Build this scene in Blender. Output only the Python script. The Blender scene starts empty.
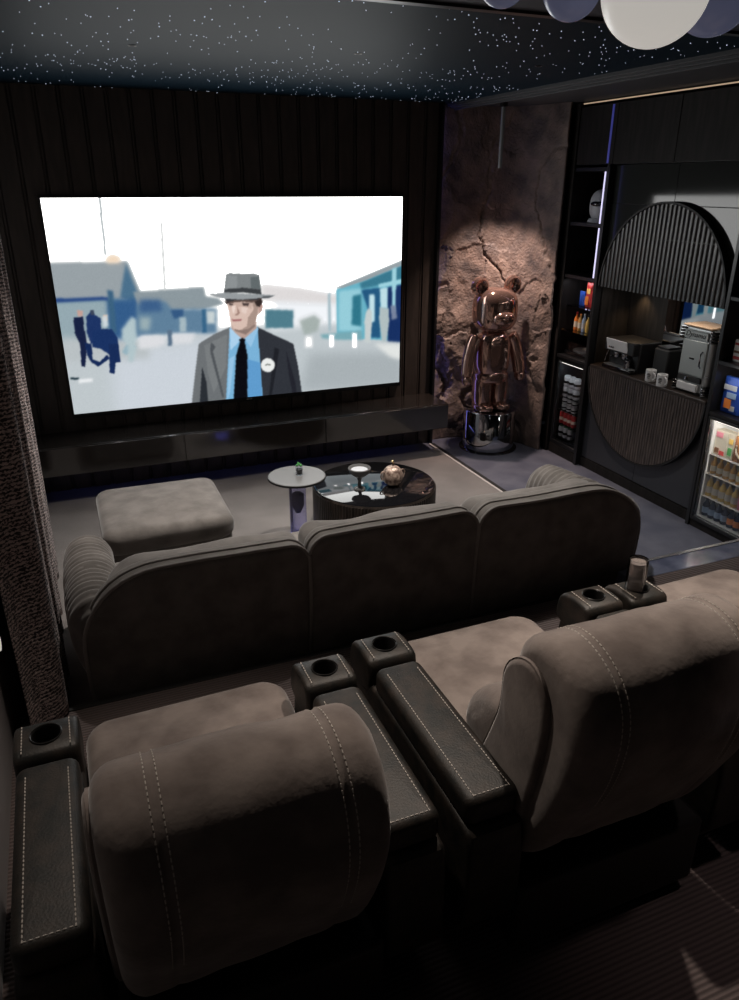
import bpy, math, random
import numpy as np
from mathutils import Vector, Matrix, noise

# ------------------------------------------------------------------ camera, world, lights, exposure
SC = bpy.context.scene
COL = SC.collection
SC.view_settings.view_transform = 'Standard'
SC.view_settings.look = 'None'
SC.view_settings.gamma = 1.0
SC.view_settings.use_curve_mapping = False
SC.view_settings.exposure = 0.0
SC.cycles.use_denoising = True
SC.cycles.max_bounces = 8
SC.cycles.sample_clamp_indirect = 4.0

cam_data = bpy.data.cameras.new('camera')
cam_data.sensor_fit = 'HORIZONTAL'
cam_data.sensor_width = 36.0
cam_data.lens = 36.0 * 743.64 / 739.0
cam_data.clip_start = 0.02
cam = bpy.data.objects.new('camera', cam_data)
COL.objects.link(cam)
yaw, pitch, roll = 0.39047, 0.40287, -0.00323
fw = Vector((math.sin(yaw) * math.cos(pitch), math.cos(yaw) * math.cos(pitch), -math.sin(pitch)))
rt = Vector((math.cos(yaw), -math.sin(yaw), 0))
dn = fw.cross(rt)
rt2 = math.cos(roll) * rt + math.sin(roll) * dn
dn2 = -math.sin(roll) * rt + math.cos(roll) * dn
M = Matrix((rt2, -dn2, -fw)).transposed().to_4x4()
M.translation = (0.0014, -5.879, 2.234)
cam.matrix_world = M
SC.camera = cam

world = bpy.data.worlds.new('dim_room_air')
SC.world = world
world.use_nodes = True
world.node_tree.nodes['Background'].inputs[0].default_value = (0.55, 0.6, 0.75, 1)
world.node_tree.nodes['Background'].inputs[1].default_value = 0.004

SCREEN_GLOW = 4.0          # how much brighter the white sky on the screen is than its mid-tones
SCREEN_GAIN = 1.0

def spot_lamp(name, loc, target, power, size_deg, blend, radius, color):
    d = bpy.data.lights.new(name, 'SPOT')
    d.energy = power; d.spot_size = math.radians(size_deg); d.spot_blend = blend
    d.shadow_soft_size = radius; d.color = color
    o = bpy.data.objects.new(name, d); COL.objects.link(o)
    o.location = loc
    o.rotation_euler = (Vector(target) - Vector(loc)).to_track_quat('-Z', 'Y').to_euler()
    return o

def area_lamp(name, loc, target, power, sx, sy, color, spread=180):
    d = bpy.data.lights.new(name, 'AREA')
    d.shape = 'RECTANGLE'; d.size = sx; d.size_y = sy; d.energy = power; d.color = color
    d.spread = math.radians(spread)
    o = bpy.data.objects.new(name, d); COL.objects.link(o)
    o.location = loc
    o.rotation_euler = (Vector(target) - Vector(loc)).to_track_quat('-Z', 'Y').to_euler()
    return o

WARM = (1.0, 0.86, 0.74)
# added ceiling fill spots, no such lamps seen; their fittings are added with the ceiling
ROW_FILLS = [(0.18, -3.58, 72), (1.30, -3.58, 130), (2.35, -3.58, 195)]
FRONT_FILLS = [(0.50, -1.75, 165), (1.55, -1.95, 150), (2.60, -1.95, 150)]
for x, y, p_ in ROW_FILLS:
    spot_lamp('fill_beam', (x, y, 2.785), (x, y - 0.95, 0.7), p_, 80 if x < 1 else 69, 0.6, 0.04, WARM)
for x, y, p_ in FRONT_FILLS:
    spot_lamp('fill_beam', (x, y, 2.80), (x, y - 0.05, 0), p_, 76, 0.8, 0.04, (1.0, 0.93, 0.86))
# pendant tube over the bear figure
spot_lamp('pendant_beam', (3.405, -0.3, 2.33), (3.44, -0.28, 0), 135, 84, 1.0, 0.03, (1.0, 0.76, 0.66))
# added soft fill over the aisle behind the row, no lamp seen there
spot_lamp('aisle_fill', (1.95, -5.12, 2.76), (1.80, -5.15, 0.2), 22, 44, 1.0, 0.05, (1.0, 0.8, 0.78))
# small warm light in the coffee niche
spot_lamp('niche_beam', (4.22, -1.17, 1.46), (4.2, -1.2, 0.9), 3.0, 110, 0.8, 0.02, (1.0, 0.66, 0.35))
# added glow lamps, no strips seen: inside the fridges, under the arch and shelves
area_lamp('fridge_glow', (3.956, -2.60, 0.778), (4.12, -2.60, 0.35), 3.2, 0.56, 0.01, (1.0, 0.94, 0.85))
area_lamp('can_fridge_glow', (3.980, -0.76, 0.806), (4.06, -0.76, 0.3), 0.5, 0.30, 0.01, (0.9, 0.95, 1.0))
area_lamp('arch_fill', (3.955, -1.63, 1.492), (4.05, -1.63, 0.9), 1.6, 1.1, 0.012, (1.0, 0.93, 0.86))
area_lamp('shelf_fill', (3.950, -2.60, 1.150), (4.05, -2.55, 0.9), 0.9, 0.5, 0.01, (1.0, 0.95, 0.9))
area_lamp('display_fill', (3.955, -0.76, 1.510), (4.05, -0.76, 1.1), 0.35, 0.32, 0.01, (0.95, 0.93, 1.0))

# ------------------------------------------------------------------ materials
def principled(name, color, rough=0.6, metal=0.0, spec=0.5, coat=0.0, coat_rough=0.05, sheen=0.0,
               emit=None, emit_str=0.0, trans=0.0, ior=1.5, alpha=1.0):
    m = bpy.data.materials.new(name); m.use_nodes = True
    b = m.node_tree.nodes['Principled BSDF']
    b.inputs['Base Color'].default_value = (*color, 1)
    b.inputs['Roughness'].default_value = rough
    b.inputs['Metallic'].default_value = metal
    b.inputs['Specular IOR Level'].default_value = spec
    b.inputs['Coat Weight'].default_value = coat
    b.inputs['Coat Roughness'].default_value = coat_rough
    b.inputs['Sheen Weight'].default_value = sheen
    b.inputs['Sheen Roughness'].default_value = 0.4
    b.inputs['Transmission Weight'].default_value = trans
    b.inputs['IOR'].default_value = ior
    if emit:
        b.inputs['Emission Color'].default_value = (*emit, 1)
        b.inputs['Emission Strength'].default_value = emit_str
    return m

def N(m, t, **kw):
    n = m.node_tree.nodes.new(t)
    for k, v in kw.items():
        if k in n.inputs: n.inputs[k].default_value = v
        else: setattr(n, k, v)
    return n

def mottled(m, c1, c2, scale=6.0, detail=4.0, bump=0.0, bscale=80.0, stretch=(1, 1, 1), lo=0.35, hi=0.65):
    """Two-tone noise in object coordinates, plus a fine noise bump."""
    nt = m.node_tree; L = nt.links.new; b = nt.nodes['Principled BSDF']
    tc = N(m, 'ShaderNodeTexCoord'); mp = N(m, 'ShaderNodeMapping'); mp.inputs['Scale'].default_value = stretch
    L(tc.outputs['Object'], mp.inputs[0])
    nz = N(m, 'ShaderNodeTexNoise', Scale=scale, Detail=detail); L(mp.outputs[0], nz.inputs['Vector'])
    cr = N(m, 'ShaderNodeValToRGB')
    cr.color_ramp.elements[0].position = lo; cr.color_ramp.elements[0].color = (*c1, 1)
    cr.color_ramp.elements[1].position = hi; cr.color_ramp.elements[1].color = (*c2, 1)
    L(nz.outputs['Fac'], cr.inputs[0]); L(cr.outputs[0], b.inputs['Base Color'])
    if bump:
        n2 = N(m, 'ShaderNodeTexNoise', Scale=bscale, Detail=3.0); L(mp.outputs[0], n2.inputs['Vector'])
        bp = N(m, 'ShaderNodeBump', Strength=bump, Distance=0.01); L(n2.outputs['Fac'], bp.inputs['Height'])
        L(bp.outputs[0], b.inputs['Normal'])
    return m

def ribbed(m, axis, pitch, strength, dist=0.004, c1=None, c2=None):
    """Wave bump running across the given axis; optional colour variation along it."""
    nt = m.node_tree; L = nt.links.new; b = nt.nodes['Principled BSDF']
    tc = N(m, 'ShaderNodeTexCoord')
    wv = N(m, 'ShaderNodeTexWave', wave_type='BANDS', bands_direction=axis, wave_profile='SIN')
    wv.inputs['Scale'].default_value = 1.0 / pitch / 3.18 / 1.0
    wv.inputs['Distortion'].default_value = 0.4; wv.inputs['Detail'].default_value = 2; wv.inputs['Detail Scale'].default_value = 40
    L(tc.outputs['Object'], wv.inputs['Vector'])
    bp = N(m, 'ShaderNodeBump', Strength=strength, Distance=dist)
    L(wv.outputs['Fac'], bp.inputs['Height']); L(bp.outputs[0], b.inputs['Normal'])
    if c1:
        cr = N(m, 'ShaderNodeValToRGB'); cr.color_ramp.elements[0].color = (*c1, 1); cr.color_ramp.elements[1].color = (*c2, 1)
        L(wv.outputs['Fac'], cr.inputs[0]); L(cr.outputs[0], b.inputs['Base Color'])
    return m

def velvet(name, c1, c2):
    m = principled(name, c1, 0.85, sheen=0.35, spec=0.2)
    return mottled(m, c1, c2, 9.0, 5.0, 0.12, 60.0)

MT = {}
MT['sofa'] = velvet('taupe_velvet', (0.135, 0.122, 0.112), (0.20, 0.182, 0.168))
MT['recliner'] = velvet('brown_suede', (0.14, 0.115, 0.105), (0.235, 0.20, 0.182))
MT['piping'] = principled('sofa_piping', (0.26, 0.24, 0.225), 0.8, sheen=0.3)
MT['leather'] = mottled(principled('dark_leather', (0.03, 0.03, 0.03), 0.5, spec=0.32), (0.008, 0.009, 0.0085), (0.028, 0.022, 0.018), 22.0, 6.0, 0.12, 160.0)
MT['leather_black'] = principled('black_leather_panel', (0.012, 0.011, 0.011), 0.55, spec=0.3)
MT['thread'] = principled('pale_thread', (0.5, 0.46, 0.42), 0.7)
MT['cup_ring'] = principled('cup_holder_ring', (0.03, 0.03, 0.03), 0.3, metal=0.6)
MT['cup_well'] = principled('cup_holder_well', (0.004, 0.004, 0.004), 0.8)
MT['black'] = principled('matt_black', (0.008, 0.008, 0.008), 0.6)
MT['black_gloss'] = principled('gloss_black', (0.006, 0.006, 0.007), 0.06, spec=0.7, coat=0.6, coat_rough=0.03)
MT['bezel'] = principled('screen_bezel', (0.005, 0.005, 0.005), 0.3)
MT['wall_panel'] = mottled(principled('dark_brown_panel', (0.02, 0.016, 0.013), 0.42), (0.048, 0.038, 0.032), (0.07, 0.055, 0.046), 5.0, 3.0, 0.03, 60, (6, 6, 1))
MT['console'] = mottled(principled('console_lacquer', (0.02, 0.017, 0.015), 0.12, spec=0.8, coat=0.5, coat_rough=0.08), (0.02, 0.016, 0.014), (0.03, 0.025, 0.022), 3.0)
MT['left_wall'] = principled('grey_wall_paint', (0.4, 0.385, 0.39), 0.7)
MT['ceil_star'] = principled('star_ceiling_film', (0.007, 0.018, 0.030), 0.55, spec=0.5, ior=1.16)
MT['ceil_star'].node_tree.nodes['Principled BSDF'].inputs['Specular Tint'].default_value = (0.55, 0.8, 0.95, 1)
MT['ceil_dark'] = principled('dark_soffit', (0.06, 0.062, 0.068), 0.55)
MT['ceil_near'] = principled('grey_ceiling', (0.05, 0.055, 0.07), 0.6)
MT['star'] = principled('fibre_star', (0.5, 0.6, 0.8), 0.5, emit=(0.7, 0.8, 1.0), emit_str=1.0)
MT['led_white'] = principled('led_violet_white', (0.8, 0.8, 1), 0.5, emit=(0.72, 0.68, 1.0), emit_str=1.1)
MT['led_blue'] = principled('led_blue', (0.1, 0.1, 0.5), 0.5, emit=(0.05, 0.06, 0.32), emit_str=0.3)
MT['led_purple'] = principled('led_purple', (0.2, 0.15, 0.6), 0.5, emit=(0.25, 0.25, 0.95), emit_str=2.2)
MT['led_floor'] = principled('led_floor_blue', (0.2, 0.2, 0.6), 0.5, emit=(0.22, 0.24, 0.85), emit_str=1.0)
MT['led_warm'] = principled('led_warm', (0.9, 0.7, 0.5), 0.5, emit=(1.0, 0.72, 0.48), emit_str=0.3)
MT['floor'] = mottled(principled('blue_grey_tile', (0.1, 0.105, 0.13), 0.45), (0.085, 0.09, 0.125), (0.135, 0.14, 0.175), 5.0, 5.0, 0.05, 40)
MT['rug'] = mottled(principled('grey_carpet', (0.2, 0.19, 0.18), 0.95, sheen=0.2), (0.17, 0.155, 0.148), (0.225, 0.205, 0.195), 3.0, 4.0, 0.5, 300)
MT['rug_trim'] = principled('white_trim', (0.55, 0.52, 0.5), 0.5)
MT['platform'] = ribbed(principled('ribbed_carpet', (0.1, 0.08, 0.075), 0.95, sheen=0.15), 'Y', 0.016, 0.7, 0.006, (0.085, 0.066, 0.063), (0.155, 0.12, 0.115))
MT['step'] = mottled(principled('polished_blue_step', (0.12, 0.14, 0.22), 0.12, spec=0.8, coat=0.5), (0.09, 0.105, 0.17), (0.2, 0.22, 0.31), 6.0)
MT['nosing'] = principled('metal_nosing', (0.6, 0.6, 0.62), 0.25, metal=0.9)
MT['cab'] = mottled(principled('dark_oak_panel', (0.02, 0.018, 0.017), 0.6, spec=0.2), (0.010, 0.009, 0.008), (0.020, 0.017, 0.016), 4.0, 4.0, 0.05, 60, (8, 8, 1))
MT['cab_black'] = principled('cabinet_black', (0.01, 0.01, 0.011), 0.35)
MT['door_gloss'] = principled('satin_lacquer_door', (0.03, 0.033, 0.032), 0.07, spec=0.6)
MT['mirror_dark'] = principled('smoked_mirror', (0.35, 0.36, 0.37), 0.015, metal=1.0)
MT['flute_up'] = principled('fluted_dark_panel', (0.055, 0.056, 0.055), 0.34, spec=0.6)
MT['flute_low'] = mottled(principled('fluted_walnut', (0.07, 0.055, 0.048), 0.45), (0.04, 0.032, 0.03), (0.105, 0.082, 0.072), 12.0, 4.0, 0.05, 60, (6, 6, 0.6))
MT['worktop'] = mottled(principled('dark_worktop', (0.04, 0.03, 0.025), 0.3), (0.035, 0.026, 0.022), (0.06, 0.045, 0.037), 8.0)
MT['bear'] = principled('bronze_chrome', (0.50, 0.32, 0.27), 0.12, metal=0.85)
MT['chrome'] = principled('mirror_steel', (0.42, 0.43, 0.46), 0.05, metal=1.0)
MT['steel'] = principled('brushed_steel', (0.45, 0.47, 0.47), 0.33, metal=0.55)
MT['steel_light'] = principled('painted_silver', (0.42, 0.45, 0.44), 0.35, metal=0.15)
MT['glass'] = principled('clear_glass', (0.9, 0.92, 0.95), 0.02, trans=1.0, ior=1.45)
MT['glass_blue'] = principled('blue_tint_glass', (0.68, 0.68, 1.0), 0.06, trans=0.85, ior=1.35)
MT['white'] = principled('white_ceramic', (0.8, 0.79, 0.78), 0.4)
MT['white_soft'] = principled('matt_white_plastic', (0.5, 0.52, 0.55), 0.5)
MT['grey_top'] = principled('grey_table_top', (0.15, 0.15, 0.15), 0.3)
MT['drum'] = mottled(principled('dark_wood_drum', (0.02, 0.015, 0.012), 0.35), (0.016, 0.012, 0.01), (0.04, 0.03, 0.024), 10, 3, 0.0, 10, (4, 4, 1))
MT['gold'] = mottled(principled('pale_copper_shell', (0.45, 0.33, 0.26), 0.4, metal=0.35), (0.16, 0.10, 0.08), (0.62, 0.47, 0.38), 45, 3)
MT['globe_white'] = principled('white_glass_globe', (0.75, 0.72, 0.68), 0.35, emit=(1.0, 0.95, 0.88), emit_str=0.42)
MT['globe_blue'] = principled('smoky_blue_globe', (0.16, 0.17, 0.26), 0.25, emit=(0.30, 0.33, 0.55), emit_str=0.12)
MT['red'] = principled('red_paint', (0.5, 0.03, 0.03), 0.35)
MT['blue'] = principled('blue_foil', (0.02, 0.08, 0.42), 0.3)
MT['orange'] = principled('orange_paint', (0.85, 0.25, 0.04), 0.4)
MT['yellow'] = principled('yellow_juice', (0.75, 0.5, 0.12), 0.35)
MT['amber'] = principled('amber_drink', (0.6, 0.32, 0.08), 0.3)
MT['pink'] = principled('pink_drink', (0.75, 0.25, 0.32), 0.35)
MT['navy'] = principled('dark_blue_bottle', (0.04, 0.06, 0.1), 0.2)
MT['label_blue'] = principled('pale_blue_label', (0.3, 0.42, 0.6), 0.5)
MT['green'] = principled('green_leaf', (0.06, 0.28, 0.07), 0.5)
MT['silver_can'] = principled('silver_can', (0.62, 0.63, 0.65), 0.3, metal=0.5)
MT['brown'] = principled('chocolate_brown', (0.18, 0.07, 0.025), 0.45)
MT['cream'] = principled('cream_print', (0.75, 0.68, 0.55), 0.5)
MT['fridge_in'] = principled('fridge_lining', (0.7, 0.7, 0.68), 0.5)
MT['fridge_lamp'] = principled('fridge_lamp', (1, 1, 1), 0.5, emit=(1.0, 0.93, 0.82), emit_str=1.5)
MT['brass'] = principled('brass', (0.65, 0.5, 0.25), 0.25, metal=1.0)
MT['groove'] = principled('groove_black', (0.004, 0.004, 0.004), 0.8)

# knitted curtain
cm = principled('knitted_curtain', (0.09, 0.07, 0.07), 0.9, sheen=0.2)
nt = cm.node_tree; L = nt.links.new; pb = nt.nodes['Principled BSDF']
uvn = N(cm, 'ShaderNodeUVMap'); mp = N(cm, 'ShaderNodeMapping'); L(uvn.outputs[0], mp.inputs[0])
w1 = N(cm, 'ShaderNodeTexWave', wave_type='BANDS', bands_direction='Y', wave_profile='SIN')
w1.inputs['Scale'].default_value = 9.5; w1.inputs['Distortion'].default_value = 5.0; w1.inputs['Detail Scale'].default_value = 6.0; w1.inputs['Detail'].default_value = 1.0
L(mp.outputs[0], w1.inputs['Vector'])
vr = N(cm, 'ShaderNodeTexVoronoi', Scale=45.0); L(mp.outputs[0], vr.inputs['Vector'])
mx = N(cm, 'ShaderNodeMath', operation='MULTIPLY'); L(w1.outputs['Fac'], mx.inputs[0]); L(vr.outputs['Distance'], mx.inputs[1])
cr = N(cm, 'ShaderNodeValToRGB')
cr.color_ramp.elements[0].position = 0.08; cr.color_ramp.elements[0].color = (0.035, 0.028, 0.03, 1)
cr.color_ramp.elements[1].position = 0.42; cr.color_ramp.elements[1].color = (0.62, 0.50, 0.48, 1)
L(mx.outputs[0], cr.inputs[0]); L(cr.outputs[0], pb.inputs['Base Color'])
bp = N(cm, 'ShaderNodeBump', Strength=0.8, Distance=0.01); L(mx.outputs[0], bp.inputs['Height']); L(bp.outputs[0], pb.inputs['Normal'])
MT['curtain'] = cm

# sculpted plaster
rm = principled('rough_plaster', (0.2, 0.16, 0.14), 0.6, spec=0.5)
mottled(rm, (0.085, 0.07, 0.068), (0.30, 0.225, 0.19), 6.0, 14.0, 0.9, 55.0, lo=0.32, hi=0.68)
MT['rock'] = rm

# ------------------------------------------------------------------ building helpers
ORG = {}
def link(o, parent):
    COL.objects.link(o)
    if parent is not None: o.parent = parent

def origin(o):
    return ORG.get(o.name, Vector((0, 0, 0)))

def tag(o, label=None, cat=None, group=None, kind=None):
    if label: o['label'] = label
    if cat: o['category'] = cat
    if group: o['group'] = group
    if kind: o['kind'] = kind
    return o

def thing(name, loc, label, cat, group=None):
    o = bpy.data.objects.new(name, None); COL.objects.link(o)
    o.empty_display_size = 0.1
    o.location = loc; ORG[o.name] = Vector(loc)
    return tag(o, label, cat, group)

def dup(root, delta, label=None, group=None, rotz=0.0, scale=None):
    r = root.copy(); COL.objects.link(r)
    r.location = Vector(root.location) + Vector(delta)
    if rotz: r.rotation_euler = (0, 0, root.rotation_euler.z + rotz)
    if scale: r.scale = scale
    if label: r['label'] = label
    if group: r['group'] = group
    for ch in [c for c in COL.objects if c.parent == root]:
        c = ch.copy(); COL.objects.link(c); c.parent = r
        for g in [q for q in COL.objects if q.parent == ch]:
            d = g.copy(); COL.objects.link(d); d.parent = c
    return r

def smooth_loop(pts, it=2, closed=True):
    for _ in range(it):
        n = len(pts); out = []
        rng = range(n) if closed else range(n - 1)
        for i in rng:
            a = pts[i]; b = pts[(i + 1) % n]
            out.append(tuple(0.75 * p + 0.25 * q for p, q in zip(a, b)))
            out.append(tuple(0.25 * p + 0.75 * q for p, q in zip(a, b)))
        if not closed: out = [pts[0]] + out + [pts[-1]]
        pts = out
    return pts

def rrect(a0, a1, b0, b1, r, seg=5):
    """Rounded rectangle outline, counter-clockwise; r may be four radii (bl, br, tr, tl)."""
    if not isinstance(r, (tuple, list)): r = (r,) * 4
    out = []
    for (ca, cb, rr, st) in ((a0 + r[0], b0 + r[0], r[0], 180), (a1 - r[1], b0 + r[1], r[1], 270), (a1 - r[2], b1 - r[2], r[2], 0), (a0 + r[3], b1 - r[3], r[3], 90)):
        for i in range(seg + 1):
            t = math.radians(st + 90 * i / seg)
            out.append((ca + rr * math.cos(t), cb + rr * math.sin(t)))
    return out

def area2(p):
    return sum(p[i][0] * p[(i + 1) % len(p)][1] - p[(i + 1) % len(p)][0] * p[i][1] for i in range(len(p)))

class B:
    def __init__(s): s.v = []; s.f = []
    def add(s, vs, fs):
        k = len(s.v); s.v += [tuple(v) for v in vs]; s.f += [tuple(k + i for i in f) for f in fs]; return s
    def box(s, x0, x1, y0, y1, z0, z1, rot=None, c=None):
        vs = [(x, y, z) for z in (z0, z1) for y in (y0, y1) for x in (x0, x1)]
        if rot is not None:
            c = Vector(c if c else ((x0 + x1) / 2, (y0 + y1) / 2, (z0 + z1) / 2))
            vs = [tuple(rot @ (Vector(v) - c) + c) for v in vs]
        return s.add(vs, [(0, 2, 3, 1), (4, 5, 7, 6), (0, 1, 5, 4), (2, 6, 7, 3), (0, 4, 6, 2), (1, 3, 7, 5)])
    def prism(s, outline, d0, d1, f):
        """Extrude a 2D outline between depths d0 and d1; f maps (a, b, d) to xyz."""
        n = len(outline)
        vs = [f(a, b, d0) for a, b in outline] + [f(a, b, d1) for a, b in outline]
        fs = [tuple(range(n - 1, -1, -1)), tuple(range(n, 2 * n))] + [(i, (i + 1) % n, n + (i + 1) % n, n + i) for i in range(n)]
        return s.add(vs, fs)
    def pillow(s, outline, d0, d1, r, f, seg=5, dome=0.0, rings=4, inner=0.5):
        """A cushion: the outline swells from d0 to d1 with rounded rims of radius r and domed faces."""
        if area2(outline) < 0: outline = outline[::-1]
        n = len(outline)
        ca = sum(p[0] for p in outline) / n; cb = sum(p[1] for p in outline) / n
        nr = []
        for i in range(n):
            ax, ay = outline[i - 1]; bx, by = outline[(i + 1) % n]
            tx, ty = bx - ax, by - ay; l = math.hypot(tx, ty) or 1
            nr.append((ty / l, -tx / l))
        prof = []
        for i in range(seg + 1):
            t = math.pi / 2 * i / seg; prof.append((r * (1 - math.sin(t)), d0 + r * (1 - math.cos(t))))
        for i in range(seg + 1):
            t = math.pi / 2 * i / seg; prof.append((r * (1 - math.cos(t)), d1 - r + r * math.sin(t)))
        V = []
        def capring(k, d, sgn):
            for i in range(n):
                a = outline[i][0] - nr[i][0] * r; b_ = outline[i][1] - nr[i][1] * r
                V.append(f(ca + (a - ca) * k, cb + (b_ - cb) * k, d + sgn * dome * (1 - k * k)))
        ks = [j / rings for j in range(1, rings)]
        V.append(f(ca, cb, d0 - dome)); 
        for k in ks: capring(k, d0, -1)
        for ins, d in prof:
            for i in range(n): V.append(f(outline[i][0] - nr[i][0] * ins, outline[i][1] - nr[i][1] * ins, d))
        for k in reversed(ks): capring(k, d1, 1)
        V.append(f(ca, cb, d1 + dome))
        F = [(0, 1 + (i + 1) % n, 1 + i) for i in range(n)]
        nring = (len(V) - 2) // n
        for j in range(nring - 1):
            o = 1 + j * n
            F += [(o + i, o + (i + 1) % n, o + n + (i + 1) % n, o + n + i) for i in range(n)]
        o = 1 + (nring - 1) * n; e = len(V) - 1
        F += [(o + i, o + (i + 1) % n, e) for i in range(n)]
        return s.add(V, F)
    def lathe(s, prof, c, seg=32, axis='z', cap=True, sx=1.0, sy=1.0):
        """prof: list of (radius, height)."""
        vs = []
        for r, h in prof:
            for i in range(seg):
                t = math.tau * i / seg; p = (r * math.cos(t) * sx, r * math.sin(t) * sy, h)
                if axis == 'x': p = (p[2], p[0], p[1])
                if axis == 'y': p = (p[0], -p[2], p[1])
                vs.append((c[0] + p[0], c[1] + p[1], c[2] + p[2]))
        fs = [(j * seg + i, j * seg + (i + 1) % seg, (j + 1) * seg + (i + 1) % seg, (j + 1) * seg + i) for j in range(len(prof) - 1) for i in range(seg)]
        if cap:
            fs.append(tuple(range(seg - 1, -1, -1))); k = (len(prof) - 1) * seg; fs.append(tuple(range(k, k + seg)))
        return s.add(vs, fs)
    def ball(s, c, r, seg=24, rings=14, rot=None):
        if not isinstance(r, (tuple, list)): r = (r, r, r)
        vs = []
        for j in range(rings + 1):
            p = math.pi * j / rings
            for i in range(seg):
                t = math.tau * i / seg
                q = Vector((r[0] * math.sin(p) * math.cos(t), r[1] * math.sin(p) * math.sin(t), -r[2] * math.cos(p)))
                if rot is not None: q = rot @ q
                vs.append((c[0] + q.x, c[1] + q.y, c[2] + q.z))
        fs = [(j * seg + i, j * seg + (i + 1) % seg, (j + 1) * seg + (i + 1) % seg, (j + 1) * seg + i) for j in range(rings) for i in range(seg)]
        return s.add(vs, fs)
    def tube(s, path, r, seg=8, closed=False):
        P = [Vector(p) for p in path]; n = len(P)
        vs = []
        up = Vector((0, 0, 1))
        for i, p in enumerate(P):
            a = P[i - 1] if (i > 0 or closed) else p; b = P[(i + 1) % n] if (i < n - 1 or closed) else p
            t = (b - a).normalized() if (b - a).length > 0 else Vector((0, 0, 1))
            u = t.cross(up)
            if u.length < 0.05: u = t.cross(Vector((1, 0, 0)))
            u.normalize(); w = u.cross(t).normalized()
            rr = r[i] if isinstance(r, (list, tuple)) else r
            for k in range(seg):
                g = math.tau * k / seg
                vs.append(tuple(p + u * rr * math.cos(g) + w * rr * math.sin(g)))
        m = n if closed else n - 1
        fs = [(i * seg + k, i * seg + (k + 1) % seg, ((i + 1) % n) * seg + (k + 1) % seg, ((i + 1) % n) * seg + k) for i in range(m) for k in range(seg)]
        if not closed:
            fs.append(tuple(range(seg - 1, -1, -1))); fs.append(tuple(range((n - 1) * seg, n * seg)))
        return s.add(vs, fs)
    def warp(s, fn):
        s.v = [tuple(fn(*v)) for v in s.v]; return s
    def build(s, name, mat, parent=None, smooth=True, bevel=0.0, sharp=40, org=None):
        me = bpy.data.meshes.new(name)
        o0 = origin(parent) if parent is not None else (Vector(org) if org is not None else Vector((0, 0, 0)))
        me.from_pydata([(x - o0.x, y - o0.y, z - o0.z) for x, y, z in s.v], [], s.f)
        me.validate(); 
        me.materials.append(MT[mat] if isinstance(mat, str) else mat)
        o = bpy.data.objects.new(name, me); link(o, parent)
        import bmesh
        bm = bmesh.new(); bm.from_mesh(me); bmesh.ops.remove_doubles(bm, verts=bm.verts, dist=1e-6)
        bmesh.ops.recalc_face_normals(bm, faces=bm.faces); bm.to_mesh(me); bm.free()
        if smooth:
            me.shade_smooth()
            me.set_sharp_from_angle(angle=math.radians(sharp))
        if bevel:
            md = o.modifiers.new('bevel', 'BEVEL'); md.width = bevel; md.segments = 2; md.limit_method = 'ANGLE'
        if parent is None:
            o.location = o0
        ORG[o.name] = o0
        return o

def bx(name, mat, x0, x1, y0, y1, z0, z1, parent=None, bevel=0.003, org=None):
    return B().box(x0, x1, y0, y1, z0, z1).build(name, mat, parent, True, bevel, org=org)

def struct(name, mat, *b, bevel=0.0):
    o = bx(name, mat, *b, bevel=bevel); o['kind'] = 'structure'; return o

def text(name, body, mat, parent, loc, size, rot, extrude=0.001, shear=0.0):
    c = bpy.data.curves.new(name, 'FONT'); c.body = body; c.size = size; c.extrude = extrude; c.align_x = 'CENTER'; c.align_y = 'CENTER'; c.shear = shear
    t = bpy.data.objects.new(name + '_curve', c)
    me = bpy.data.meshes.new_from_object(t)
    bpy.data.objects.remove(t)
    me.materials.clear(); me.materials.append(MT[mat])
    o = bpy.data.objects.new(name, me); link(o, parent)
    o.location = Vector(loc) - origin(parent); o.rotation_euler = rot
    ORG[o.name] = origin(parent)
    return o

XY = lambda a, b, d: (a, b, d)          # outline seen from above, depth upwards
XZ = lambda a, b, d: (a, d, b)          # outline seen from the front, depth along y
YZ = lambda a, b, d: (d, a, b)          # outline seen from the side, depth along x
rng = random.Random(7)
FACE_LEFT = (math.radians(90), 0, math.radians(-90))   # text that is read looking towards +x

# ------------------------------------------------------------------ the room
CEIL = 2.82
PLAT = 0.20
EDGE = -3.075
struct('floor', 'floor', -0.42, 5.0, EDGE + 0.002, 0.12, -0.1, 0.0)
pl = struct('floor_platform', 'platform', -0.42, 5.0, -7.0, EDGE, -0.1, PLAT)
tag(bx('carpet_edge_trim', 'black', -0.40, 2.6, EDGE - 0.012, EDGE + 0.014, PLAT - 0.03, PLAT + 0.006), kind='structure')
bpy.data.objects['carpet_edge_trim'].name = 'trim_1'
struct('wall_left', 'left_wall', -0.5, -0.41, -7.0, 0.1, -0.1, 3.0)
struct('wall_back', 'cab_black', -0.5, 5.0, -7.1, -7.0, -0.1, 3.0)
struct('wall_right', 'cab', 4.47, 4.6, -7.0, 0.1, -0.1, 3.0)

# panelled front wall: boards with a paired bead every 15 cm
b = B(); x = -0.40; b.box(-0.41, 3.03, 0.065, 0.18, 0, CEIL)
xs = -0.40
while xs < 2.99:
    x1 = min(xs + 0.150, 3.03)
    b.box(xs + 0.024, x1 - 0.006, 0.040, 0.07, 0, CEIL)          # board
    b.box(xs + 0.003, xs + 0.0130, 0.046, 0.07, 0, CEIL)         # bead
    xs = x1
w = b.build('wall_front', 'wall_panel', smooth=False); w['kind'] = 'structure'
struct('trim_2', 'cab_black', 3.03, 3.055, 0.0, 0.18, 0, CEIL, bevel=0.003)
struct('trim_3', 'led_purple', 3.056, 3.064, 0.09, 0.12, 0.02, CEIL - 0.02)

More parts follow.
